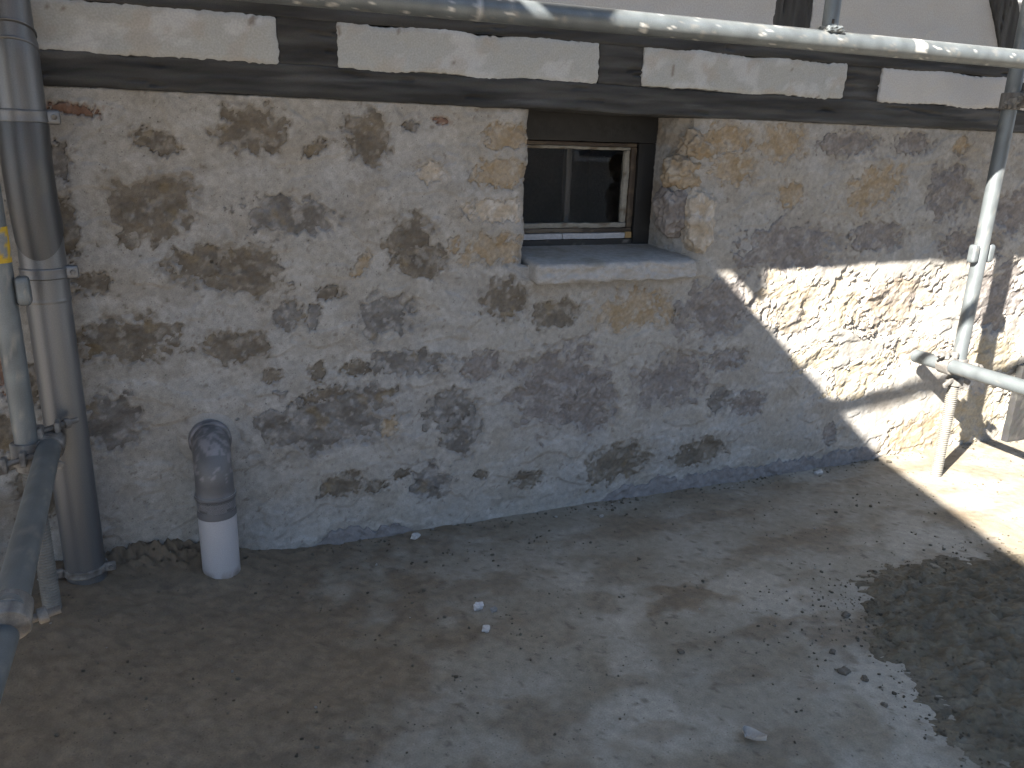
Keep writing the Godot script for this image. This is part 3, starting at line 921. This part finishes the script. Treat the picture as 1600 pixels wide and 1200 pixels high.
func coupler(label: String, upright: Vector3, cross: Vector3, dir: Vector3, group: String, over := 0.044) -> void:
	# a right-angle clamp: one shell round the pole, one round the cross tube, bolts through flaps
	var mid := (upright + cross) * 0.5
	var t := thing("scaffold_coupler", label, "scaffold clamp", mid, group)
	var out := (cross - upright).normalized()
	var front := Vector3(0, 0, 1) if absf(dir.z) > 0.5 else Vector3(1, 0, 0)
	part("shell", ring(upright, Vector3.UP, 0.0365, 0.060, rusty), m_rust, t)
	part("shell", ring(cross, dir, 0.0365, 0.058, rusty), m_rust, t)
	part("saddle", block(mid, Vector3(0.040, 0.052, 0.052), Vector3i(8, 8, 8), 0.010, func(p: Vector3) -> Vector3: return p + Vector3.ONE * 0.003 * n3.get_noise_3d(p.x * 50.0, p.y * 50.0, p.z * 50.0), rusty), m_rust, t)
	# bolt beside the pole
	var a := upright + front * 0.043 - out * 0.025
	var b1 := part("bolt", rod(a - out * 0.065, a + out * 0.055, 0.0075, rusty, 10), m_rust, t)
	part("nut", hexnut(a - out * 0.048, out, 0.0145, 0.016), m_rust, b1)
	part("flap", block(a - out * 0.022, Vector3(0.015, 0.040, 0.030), Vector3i(5, 6, 5), 0.005, null, rusty), m_rust, b1)
	part("flap", block(a + out * 0.022, Vector3(0.015, 0.040, 0.030), Vector3i(5, 6, 5), 0.005, null, rusty), m_rust, b1)
	# bolt over the cross tube
	var c := cross + Vector3.UP * over
	var b2 := part("bolt", rod(c - out * 0.035, c + out * 0.078, 0.0075, rusty, 10), m_rust, t)
	part("nut", hexnut(c + out * 0.050, out, 0.0145, 0.016), m_rust, b2)
	part("flap", block(c + out * 0.026, Vector3(0.014, 0.030, 0.042), Vector3i(5, 5, 6), 0.005, null, rusty), m_rust, b2)
	part("flap", block(c - out * 0.020, Vector3(0.022, 0.030, 0.046), Vector3i(5, 5, 6), 0.007, null, rusty), m_rust, b2)

func rail_tint(p: Vector3) -> Color:
	var c := galv(p)
	var w := 0.008 * n3.get_noise_2d(p.y * 60.0, p.z * 60.0)
	var splash := smoothstep(0.002, -0.002, absf(p.x - 2.195 + w + (p.y - 1.65) * 0.1) - 0.021) * smoothstep(1.635, 1.642, p.y + w * 2.0)
	splash = maxf(splash, smoothstep(0.43, 0.48, n3.get_noise_3d(p.x * 17.0 + 9.0, p.y * 30.0, p.z * 30.0)) * 0.8)
	var drip := smoothstep(0.004, 0.0, absf(p.x - 0.735 + w) - 0.006)
	splash = maxf(splash, drip * 0.5)
	return c.lerp(Color(0.62, 0.62, 0.60), splash)

func plank(c: Vector3, size: Vector3, turn: Basis, k: float) -> ArrayMesh:
	return block(c, size, Vector3i(clampi(int(size.x / 0.12), 3, 40), 2, clampi(int(size.z / 0.12), 3, 40)), 0.006, null, func(p: Vector3) -> Color:
		return Color(0.23, 0.185, 0.13) * (1.0 + k) * (1.0 + 0.3 * n3.get_noise_3d(p.x * 3.0, p.y * 20.0, p.z * 3.0)), turn)

func build_scaffold() -> void:
	var poles := "scaffold poles"
	var left := standard(Vector3(-0.385, 0.075, 0.252), "galvanised scaffold pole with torn yellow tape beside the zinc downpipe", poles)
	lugs(left, 0.955)
	part("tape", sweep(line(Vector3(-0.385, 1.025, 0.252), Vector3(-0.385, 1.11, 0.252), 0.008), PackedFloat32Array([0.0282, 0.0284, 0.0283, 0.0284, 0.0283, 0.0284, 0.0283, 0.0284, 0.0283, 0.0284, 0.0282]), 28, func(p: Vector3) -> Color:
		var gone := smoothstep(0.0, 0.06, n3.get_noise_3d(p.x * 18.0, p.y * 24.0, p.z * 18.0) - 0.10)
		return Color(0.50, 0.33, 0.02).lerp(Color(0.20, 0.21, 0.205), gone)), m_paint, left)
	var right := standard(Vector3(2.988, 0.0, 0.244), "galvanised scaffold pole on a threaded jack standing in the sun patch", poles)
	lugs(right, 0.965)
	var tubes := "scaffold cross tubes"
	var t1 := thing("scaffold_transom", "cross tube clamped to the pole beside the downpipe, running towards the viewer", "scaffold tube", Vector3(-0.341, 0.54, 0.17), tubes)
	part("tube", rod(Vector3(-0.341, 0.54, 0.17), Vector3(-0.312, 0.54, 1.065), 0.0285, galv, 28, 0.004), m_galv, t1)
	var t2 := thing("scaffold_transom", "short blue-grey tube end below the lower clamp at the left edge", "scaffold tube", Vector3(-0.326, 0.505, 1.075), tubes)
	part("tube", rod(Vector3(-0.326, 0.505, 1.075), Vector3(-0.335, 0.50, 1.75), 0.0285, galv, 28, 0.004), m_galv, t2)
	var t3 := thing("scaffold_transom", "sunlit cross tube clamped low on the right-hand pole above its jack", "scaffold tube", Vector3(2.946, 0.498, 0.07), tubes)
	part("tube", rod(Vector3(2.946, 0.498, 0.07), Vector3(2.826, 0.540, 1.20), 0.0285, galv, 28, 0.004), m_galv, t3)
	var t4 := thing("scaffold_transom", "shaded cross tube at the height of the white panels, upper right", "scaffold tube", Vector3(2.95, 1.56, 0.12), tubes)
	part("tube", rod(Vector3(3.05, 1.555, 0.19), Vector3(3.02, 1.56, 1.25), 0.0285, galv, 28, 0.004), m_galv, t4)
	var clamps := "scaffold clamps"
	coupler("mortar-crusted clamp joining pole and cross tube in front of the downpipe", Vector3(-0.388, 0.535, 0.252), Vector3(-0.339, 0.54, 0.225), Vector3(0.03, 0, 1).normalized(), clamps)
	coupler("bent clamp at the lower left edge between two tube ends", Vector3(-0.390, 0.52, 1.07), Vector3(-0.314, 0.53, 1.055), Vector3(0.03, -0.2, 1).normalized(), clamps, -0.022)
	coupler("sunlit clamp holding the low cross tube to the right-hand pole", Vector3(2.988, 0.500, 0.244), Vector3(2.927, 0.504, 0.244), Vector3(-0.106, 0.037, 1).normalized(), clamps)
	coupler("shaded clamp on the right-hand pole level with the white plaster panels", Vector3(2.988, 1.54, 0.244), Vector3(3.048, 1.555, 0.244), Vector3(-0.03, 0.0, 1).normalized(), clamps)
	# the rail along the front, with an upright welded on
	var rail := thing("guard_rail", "long galvanised tube across the top, half sunlit, with white plaster splashes", "scaffold rail", Vector3(1.3, 1.65, 0.48))
	part("tube", rod(Vector3(-1.7, 1.641, 0.48), Vector3(4.4, 1.659, 0.48), 0.0295, rail_tint, 40, 0.004, 0.012), m_galv, rail)
	var up := part("upright", rod(Vector3(1.848, 1.66, 0.48), Vector3(1.848, 2.33, 0.48), 0.0235, galv, 28), m_galv, rail)
	part("weld", lump(Vector3(1.848, 1.683, 0.482), Vector3(0.060, 0.020, 0.058), Basis.IDENTITY, 0.006, 60.0, galv, 12), m_galv, up)
	part("bolt_hole", block(Vector3(1.838, 1.703, 0.5015), Vector3(0.008, 0.013, 0.006), Vector3i(4, 4, 4), 0.0025, null, flat_tint(Color(0.03, 0.022, 0.018))), m_dark, up)
	# out of the picture, known from their shadows: outer tube, boards overhead
	var brace := thing("scaffold_brace", "sloping outer scaffold tube whose soft shadow crosses the sunlit wall", "scaffold tube", Vector3(0.9, 1.86, 1.05))
	part("tube", rod(Vector3(-1.0, 1.725, 1.05), Vector3(3.3, 2.034, 1.05), 0.0225, galv, 20, 0.0, 0.1), m_galv, brace)
	var deck := thing("scaffold_deck", "walkway of wooden boards on the scaffold above the guard rail", "scaffold deck", Vector3(1.0, 2.38, 0.6))
	for k in 3:
		for half in 2:
			part("plank", plank(Vector3(-1.2 + 4.5 * half, 2.38 + 0.003 * k, 0.43 + 0.2105 * k - 0.002 * half), Vector3(4.49, 0.04, 0.209), Basis(Vector3.UP, -0.004 * (k - 1)), 0.1 * sin(k * 5.0 + half)), m_board, deck)
	var poly := PackedVector2Array([Vector2(-0.06, 0.80), Vector2(-0.143, 1.118), Vector2(-0.11, 1.112), Vector2(0.063, 1.022), Vector2(0.22, 0.93), Vector2(0.22, 0.80)])
	part("offcut", slab(poly, 2.405, 2.42, flat_tint(Color(0.26, 0.19, 0.12))), m_board, deck)
	var bay := thing("loading_platform", "wide wooden platform of the scaffold over the left of the yard, behind the viewer", "scaffold deck", Vector3(-1.8, 2.38, 1.9))
	var along := Vector3(-0.3168, 0, 0.9485)
	var across := Vector3(-0.9485, 0, -0.3168)
	var corner := Vector3(-0.203, 2.38, 1.149)
	for k in 13:
		var c := corner + along * 1.10 + across * (0.15 + k * 0.30) + Vector3(0, 0.006 * (k % 2), 0)
		part("plank", plank(c, Vector3(0.304, 0.04, 2.76), Basis(across * -1.0, Vector3.UP, along), 0.12 * sin(k * 3.7)), m_board, bay)

func slab(poly: PackedVector2Array, y0: float, y1: float, tint: Callable) -> ArrayMesh:
	var st := SurfaceTool.new()
	st.begin(Mesh.PRIMITIVE_TRIANGLES)
	var tri := Geometry2D.triangulate_polygon(poly)
	for y: float in [y0, y1]:
		for k in range(0, tri.size(), 3):
			for m in ([0, 1, 2] if y == y0 else [0, 2, 1]):
				var v := poly[tri[k + m]]
				st.set_color(tint.call(Vector3(v.x, y, v.y)))
				st.set_normal(Vector3.DOWN if y == y0 else Vector3.UP)
				st.add_vertex(Vector3(v.x, y, v.y))
	for k in poly.size():
		var a := poly[k]; var b := poly[(k + 1) % poly.size()]
		var n := Vector3(b.y - a.y, 0, a.x - b.x).normalized()
		for q in [[a, y0], [b, y0], [b, y1], [a, y0], [b, y1], [a, y1]]:
			st.set_color(tint.call(Vector3(q[0].x, q[1], q[0].y))); st.set_normal(n)
			st.add_vertex(Vector3(q[0].x, q[1], q[0].y))
	return st.commit()


# ------------------------------------------------------------------ pipes
func build_pipes() -> void:
	var ax := Vector3(-0.312, 0, 0.098)
	var up := Vector3.UP
	var dp := thing("downpipe", "zinc rain downpipe with clamp rings against the stone wall at left", "downpipe", ax + up * 0.07)
	part("stand_pipe", turned(ax + up * 0.05, up, PackedVector2Array([Vector2(0, 0.0535), Vector2(0.2, 0.0535), Vector2(0.55, 0.0535), Vector2(0.846, 0.0535), Vector2(0.850, 0.0558), Vector2(0.856, 0.0558), Vector2(0.860, 0.0545), Vector2(0.93, 0.0545), Vector2(1.05, 0.0535)]), zinc, 48), m_zinc, dp)
	# the wider sleeve above it ends in a slanting rounded lip
	var path := PackedVector3Array(); var radii := PackedFloat32Array()
	for k in 28:
		var t := k / 27.0
		path.append(ax + up * lerpf(1.085, 1.38, t) + Vector3(-0.004, 0, 0.008) * sin(t * PI)); radii.append(0.0570 if t < 0.9 else 0.0570 - (t - 0.9) * 0.05)
	part("sleeve", slant(sweep(path, radii, 48, zinc_dull, 0.004), ax, 1.09, 1.0), m_zinc, dp)
	var r2 := PackedVector2Array([Vector2(0, 0.0535), Vector2(0.11, 0.0535), Vector2(0.135, 0.0540), Vector2(0.17, 0.0545), Vector2(0.19, 0.0500), Vector2(0.3, 0.0490), Vector2(3.3, 0.0490)])
	var top := part("upper_pipe", turned(ax + up * 1.36, up, r2, zinc, 48), m_zinc, dp)
	part("seam", slant(ring(ax + up * 1.515, up, 0.0556, 0.010, zinc), ax, 1.515, -0.35), m_zinc, top)
	part("seam", slant(ring(ax + up * 1.555, up, 0.0540, 0.008, zinc), ax, 1.555, -0.35), m_zinc, top)
	for y: float in [0.975, 1.362, 0.105]:
		var r: float = {0.975: 0.0572, 1.362: 0.0600}.get(y, 0.0572)
		var w: float = 0.030 if y > 0.5 else 0.024
		var cr := part("clamp_ring", turned(ax + up * (y - w * 0.5), up, PackedVector2Array([Vector2(0, r - 0.003), Vector2(0.0015, r), Vector2(0.004, r + 0.0015), Vector2(0.007, r), Vector2(w - 0.007, r), Vector2(w - 0.004, r + 0.0015), Vector2(w - 0.0015, r), Vector2(w, r - 0.003)]), zinc if y > 0.5 else rusty, 48), m_zinc if y > 0.5 else m_rust, dp)
		var c := ax + up * y + Vector3(r + 0.006, 0, 0.014)
		part("lug", block(c, Vector3(0.036, w + 0.006, 0.014), Vector3i(8, 8, 4), 0.007, null, zinc if y > 0.5 else rusty), m_zinc if y > 0.5 else m_rust, cr)
		part("screw", ring(c + Vector3(0.004, 0, 0.009), Vector3(0, 0, 1), 0.0065, 0.006, rusty), m_rust, cr)
		if y < 0.5:
			part("lug", block(ax + up * y + Vector3(-r - 0.013, 0, 0.014), Vector3(0.036, w + 0.006, 0.014), Vector3i(8, 8, 4), 0.007, null, rusty), m_rust, cr)
	# drain pipe coming out of the wall
	var kx := 0.059; var kz := 0.118
	var kg := thing("drain_pipe", "grey plastic elbow from the wall set on a white pipe into the ground", "drain pipe", Vector3(kx, 0.01, kz))
	part("white_pipe", rod(Vector3(kx, -0.06, kz), Vector3(kx, 0.30, kz), 0.0555, func(p: Vector3) -> Color:
		var c := Color(0.40, 0.395, 0.41) * (1.0 + 0.06 * n3.get_noise_3d(p.x * 12.0, p.y * 12.0, p.z * 12.0))
		return c.lerp(Color(0.16, 0.13, 0.10), 0.8 * smoothstep(0.055, 0.03, p.y + 0.03 * n3.get_noise_3d(p.x * 25.0, 1.0, p.z * 25.0))), 48), m_white_plastic, kg)
	var grey := func(p: Vector3) -> Color:
		var c := Color(0.105, 0.106, 0.112) * (1.0 + 0.2 * n3.get_noise_3d(p.x * 14.0, p.y * 14.0, p.z * 14.0))
		var lime := smoothstep(0.02, 0.22, n3.get_noise_3d(p.x * 30.0, p.y * 30.0, p.z * 30.0) + (p.y - 0.44) * 3.0)
		return c.lerp(Color(0.27, 0.26, 0.275), lime * 0.6)
	var pts := PackedVector3Array(); var rr := PackedFloat32Array()
	for q in [[0.228, 0.0565], [0.232, 0.0580], [0.25, 0.0555], [0.285, 0.0555], [0.288, 0.0602], [0.296, 0.0602], [0.299, 0.0580], [0.306, 0.0555], [0.313, 0.0550], [0.320, 0.0545], [0.328, 0.0545], [0.335, 0.0545]]:
		pts.append(Vector3(kx, q[0], kz)); rr.append(q[1])
	var R := 0.098
	for k in range(1, 41):
		var a := k / 40.0 * PI * 0.5
		pts.append(Vector3(kx, 0.335 + R * sin(a), kz - R + R * cos(a))); rr.append(0.0545)
	pts.append(Vector3(kx, 0.335 + R, kz - R - 0.10)); rr.append(0.0545)
	var el := part("elbow", sweep(pts, rr, 48, grey), m_grey_plastic, kg)
	part("socket_rim", ring(Vector3(kx, 0.335 + R, 0.020), Vector3(0, 0, 1), 0.0625, 0.030, grey), m_grey_plastic, el)
	part("seal_line", ring(Vector3(kx, 0.2995, kz), Vector3.UP, 0.0596, 0.0035, flat_tint(Color(0.42, 0.41, 0.40))), m_paint, el)
	part("mortar_collar", slant(turned(Vector3(kx, 0.335 + R, -0.02), Vector3(0, 0, 1), PackedVector2Array([Vector2(0, 0.098), Vector2(0.020, 0.092), Vector2(0.027, 0.072), Vector2(0.030, 0.063)]), func(p: Vector3) -> Color: return plaster_color(p.x, p.y), 40), Vector3.ZERO, 0.0, 0.0), m_plaster, kg)

# shears a mesh so that a level cut runs aslant: lower at the front
func slant(mesh: ArrayMesh, axis: Vector3, y: float, k: float) -> ArrayMesh:
	if k == 0.0: return mesh
	var arr := mesh.surface_get_arrays(0)
	var v: PackedVector3Array = arr[Mesh.ARRAY_VERTEX]
	for i in v.size():
		var near := clampf(1.0 - absf(v[i].y - y) / 0.16, 0.0, 1.0)
		v[i].y -= ((v[i].z - axis.z) * 0.8 + 0.0) * k * near * 1.6
	arr[Mesh.ARRAY_VERTEX] = v
	var am := ArrayMesh.new()
	am.add_surface_from_arrays(Mesh.PRIMITIVE_TRIANGLES, arr)
	return am


# ------------------------------------------------------------------ loose things
func mound_y(x: float, z: float) -> float:
	# rises to the right from an edge that runs (1.66, 1.6) - (1.79, 1.1) - (2.0, .82) - (2.6, .80) - (3.4, .9)
	var d := minf((x - 1.70 + 0.13 * smoothstep(1.15, 1.6, z) - 0.25 * smoothstep(1.15, 0.8, z)) * 0.9, (z - 0.80 - 0.04 * sin(x * 5.0)) * 0.9)
	d = minf(d, (4.2 - x) * 0.9)
	d = minf(d, (2.9 - z) * 0.9)
	d += 0.05 * n3.get_noise_2d(x * 5.0, z * 5.0) + 0.045 * n3.get_noise_2d(x * 19.0, z * 19.0)
	var h := 0.12 * smoothstep(-0.02, 0.75, d) + 0.012 * smoothstep(-0.03, 0.06, d)
	h += smoothstep(0.0, 0.10, d) * (0.020 * n3.get_noise_2d(x * 9.0, z * 9.0) + 0.014 * n3.get_noise_2d(x * 32.0, z * 32.0) + 0.006 * n2.get_noise_2d(x * 90.0, z * 90.0))
	return ground_y(x, z) + h - 0.007

func soil_tint(p: Vector3) -> Color:
	var k := n3.get_noise_3d(p.x * 9.0, p.y * 9.0, p.z * 9.0)
	var c := Color(0.152, 0.125, 0.085).lerp(Color(0.108, 0.089, 0.061), clampf(0.5 + k * 1.8, 0, 1))
	c = c.lerp(Color(0.19, 0.168, 0.132), 0.45 * smoothstep(0.18, 0.4, n3.get_noise_3d(p.x * 6.0 + 30.0, p.y * 6.0, p.z * 8.0)))
	return c * (1.0 + 0.3 * n2.get_noise_3d(p.x * 80.0, p.y * 80.0, p.z * 80.0))

func chip(called: String, label: String, category: String, x: float, z: float, size: Vector3, c: Color, turn: float, group := "") -> void:
	var y := ground_y(x, z)
	var t := thing(called, label, category, Vector3(x, y, z), group)
	part("body", lump(Vector3(x, y + size.y * 0.32, z), size, Basis(Vector3.UP, turn) * Basis(Vector3.RIGHT, 0.15), size.y * 0.6, 0.75 / size.x, flat_tint(c, 0.3, 50.0), 8), m_stone, t)

func build_small_things() -> void:
	var xs := PackedFloat32Array(); var zs := PackedFloat32Array()
	var v := 1.35
	while v < 4.3:
		xs.append(v); v += 0.008
	v = 0.62
	while v < 3.0:
		zs.append(v); v += 0.008
	var pos := PackedVector3Array(); var col := PackedColorArray()
	for z in zs:
		for x in xs:
			var p := Vector3(x, mound_y(x, z), z)
			pos.append(p); col.append(soil_tint(p))
	tag(obj("soil_heap", grid(xs.size(), zs.size(), pos, col, PackedByteArray(), true), m_soil), "low heap of dark damp soil and gravel at lower right", "soil heap")

	var pale := Color(0.45, 0.44, 0.43); var earth := Color(0.115, 0.096, 0.074); var grey := Color(0.22, 0.21, 0.20)
	chip("stone_chip", "white angular stone chip alone in the middle of the slab", "stone chip", 0.755, 0.538, Vector3(0.026, 0.022, 0.024), Color(0.55, 0.54, 0.55), 0.4)
	chip("stone_chip", "flat grey chip just in front of the white chip", "stone chip", 0.735, 0.648, Vector3(0.030, 0.010, 0.022), pale, 1.1)
	chip("stone_chip", "small round grey pebble to the right of the white chip", "stone chip", 0.795, 0.560, Vector3(0.016, 0.013, 0.016), grey, 0.2)
	chip("stone_chip", "pale lump at the foot of the wall left of the window sill", "stone chip", 0.70, 0.055, Vector3(0.026, 0.018, 0.02), pale, 0.9)
	chip("stone_chip", "white crumbs of mortar at the wall foot near the sunlit edge", "stone chip", 2.50, 0.06, Vector3(0.05, 0.018, 0.024), pale, 0.1)
	chip("clod", "largest dark double clod of earth left of the soil heap", "clod", 1.575, 1.160, Vector3(0.034, 0.013, 0.024), earth, 0.3)
	chip("clod", "small dark clod just in front of the double clod", "clod", 1.602, 1.205, Vector3(0.016, 0.012, 0.014), earth, 1.0)
	chip("clod", "lone dark clod nearest the viewer beside the soil heap", "clod", 1.571, 1.299, Vector3(0.015, 0.009, 0.012), earth, 2.0)
	chip("clod", "dark flat clod behind the double clod on bare concrete", "clod", 1.610, 1.080, Vector3(0.020, 0.010, 0.015), earth, 0.6)
	chip("clod", "dark brown clod half way between window sill and viewer", "clod", 1.205, 0.93, Vector3(0.018, 0.010, 0.014), earth, 1.7)
	chip("clod", "dark clod at the tip of the soil heap", "clod", 1.78, 0.955, Vector3(0.024, 0.012, 0.018), earth, 0.2)
	leaf()
	var tar := worn(Color(0.022, 0.0225, 0.023), Color(0.045, 0.044, 0.042), 0.25, 14.0)
	var b := thing("leaning_board", "dark grey board standing against the wall at the right edge", "board", Vector3(3.84, 0.0, 0.05))
	part("body", bar(3.688, 4.0, -0.01, 0.385, 0.022, 0.058, 0.004, tar, 0.004), m_board, b)
	var w := thing("batten", "pale olive wooden batten standing by the wall at the far left edge", "batten", Vector3(-0.575, 0.1, 0.1))
	part("body", bar(-0.615, -0.542, 0.125, 0.36, 0.085, 0.115, 0.004, worn(Color(0.30, 0.29, 0.22), Color(0.2, 0.19, 0.15), 0.15, 14.0), 0.003), m_board, w)
	# crumbs and grit strewn over the slab, past counting
	var mesh := lump(Vector3.ZERO, Vector3(1.0, 0.75, 0.85), Basis.IDENTITY, 0.2, 1.3, flat_tint(Color(1, 1, 1), 0.1, 2.0), 4)
	var spots := []
	var tries := 0
	while spots.size() < 1300 and tries < 60000:
		tries += 1
		var x := rng.randf_range(-0.75, 3.9); var z := absf(rng.randfn(0.0, 0.75)) if rng.randf() < 0.85 else 0.012 + absf(rng.randfn(0.0, 0.035))
		if z < 0.008 or z > 1.8: continue
		var d := ground_dirt(x, z)
		var dens := 0.06 + 0.5 * smoothstep(0.1, 0.4, n3.get_noise_2d(x * 4.0 + 8.0, z * 4.0)) + 1.6 * exp(-pow((x - 1.7) / 0.25, 2.0) - pow((z - 1.0) / 0.2, 2.0)) + (0.15 if z < 0.08 else 0.0)
		if rng.randf() > dens: continue
		spots.append([Vector3(x, ground_y(x, z), z), 0.0018 * exp(absf(rng.randfn(0.0, 0.5))), d])
	strew("grit", mesh, spots, false)
	var more := []
	for k in 2200:
		var x := rng.randf_range(1.55, 4.1); var z := rng.randf_range(0.72, 2.2)
		var h := mound_y(x, z)
		if h < ground_y(x, z) - 0.004: continue
		more.append([Vector3(x, h, z), 0.0014 * exp(absf(rng.randfn(0.0, 0.5))), 1.0])
	# crumbs that have rolled off the edge of the heap
	var rim := [Vector2(1.62, 1.75), Vector2(1.70, 1.40), Vector2(1.79, 1.10), Vector2(1.95, 0.86), Vector2(2.30, 0.80), Vector2(2.85, 0.83)]
	for k in 450:
		var seg := rng.randi() % 5
		var q: Vector2 = (rim[seg] as Vector2).lerp(rim[seg + 1], rng.randf()) + Vector2(rng.randfn(-0.02, 0.055), rng.randfn(-0.015, 0.05))
		more.append([Vector3(q.x, maxf(ground_y(q.x, q.y), mound_y(q.x, q.y)), q.y), 0.0013 * exp(absf(rng.randfn(0.0, 0.6))), 1.0])
	strew("soil_crumbs", mesh, more, true)

func strew(called: String, mesh: Mesh, spots: Array, dark: bool) -> void:
	var mm := MultiMesh.new()
	mm.transform_format = MultiMesh.TRANSFORM_3D
	mm.use_colors = true
	mm.mesh = mesh
	mm.instance_count = spots.size()
	for k in spots.size():
		var s: Array = spots[k]
		var b := Basis(Vector3.UP, rng.randf() * TAU) * Basis(Vector3.RIGHT, rng.randf_range(-0.6, 0.6))
		var r: float = minf(s[1], 0.012) * 2.0
		mm.set_instance_transform(k, Transform3D(b.scaled_local(Vector3(r, r * rng.randf_range(0.6, 1.0), r * rng.randf_range(0.7, 1.1))), s[0] + Vector3.UP * r * 0.18))
		var u := rng.randf()
		var c := Color(0.125, 0.103, 0.072) if u < (0.85 if dark else 0.5) else (Color(0.17, 0.15, 0.115) if u < 0.94 or dark else Color(0.42, 0.40, 0.37))
		mm.set_instance_color(k, c * rng.randf_range(0.7, 1.2))
	var o := MultiMeshInstance3D.new()
	o.name = numbered(called)
	o.multimesh = mm
	o.material_override = m_soil
	add_child(o)
	tag(o, "crumbs and small stones on the dark soil heap" if dark else "fine grit and crumbs of mortar strewn over the concrete", "gravel" if dark else "grit")
	o.set_meta("kind", "stuff")

func leaf() -> void:
	var nu := 15; var nv := 9
	var pos := PackedVector3Array(); var col := PackedColorArray()
	var turn := Basis(Vector3.UP, -1.15)
	for j in nv:
		var b := (float(j) / (nv - 1) * 2.0 - 1.0)
		for i in nu:
			var a := float(i) / (nu - 1)
			var width := 0.017 * sin(PI * pow(a, 0.8)) * (1.0 + 0.45 * sin(a * 23.0) * maxf(b, 0.0)) + 0.001
			var p := turn * Vector3(a * 0.060 - 0.030, 0.004 + 0.016 * b * b + 0.010 * a * a, b * width + 0.010 * sin(a * PI))
			pos.append(Vector3(1.175, ground_y(1.175, 1.282), 1.282) + p)
			col.append(Color(0.40, 0.375, 0.345) * (1.0 - 0.2 * float(absf(b) < 0.12)))
	tag(obj("dry_leaf", grid(nu, nv, pos, col, PackedByteArray(), true), m_board), "curled pale dry leaf near the bottom of the slab, towards the soil heap", "leaf")


# ------------------------------------------------------------------ across the yard, mirrored in the cellar window
func build_neighbour() -> void:
	var t := thing("neighbour_house", "plain rendered house across the yard, mirrored darkly in the cellar window", "house", Vector3(9.0, 0.0, 13.0))
	var none = null
	var render := flat_tint(Color(0.26, 0.235, 0.20), 0.15, 2.0)
	part("wall", block(Vector3(9.0, 2.4, 13.0), Vector3(16.0, 5.2, 6.0), Vector3i(30, 10, 10), 0.03, none, render), m_plaster, t)
	var roof := part("roof", block(Vector3(9.0, 6.1, 11.35), Vector3(16.8, 0.16, 4.6), Vector3i(20, 2, 6), 0.02, none, flat_tint(Color(0.16, 0.07, 0.05), 0.3, 4.0), Basis(Vector3.RIGHT, deg_to_rad(-38.0))), m_plaster, t)
	part("roof_slope", block(Vector3(9.0, 6.1, 14.95), Vector3(16.8, 0.16, 4.6), Vector3i(20, 2, 6), 0.02, none, flat_tint(Color(0.16, 0.07, 0.05), 0.3, 4.0), Basis(Vector3.RIGHT, deg_to_rad(38.0))), m_plaster, roof)
	for k in 4:
		var w := part("window", bar(3.0 + 3.6 * k, 4.1 + 3.6 * k, 1.0, 2.3, 9.95, 10.05, 0.01, flat_tint(Color(0.5, 0.49, 0.47))), m_paint, t)
		part("pane", bar(3.08 + 3.6 * k, 4.02 + 3.6 * k, 1.08, 2.22, 9.94, 9.96, 0.004, flat_tint(Color(0.02, 0.022, 0.025))), m_dark, w)
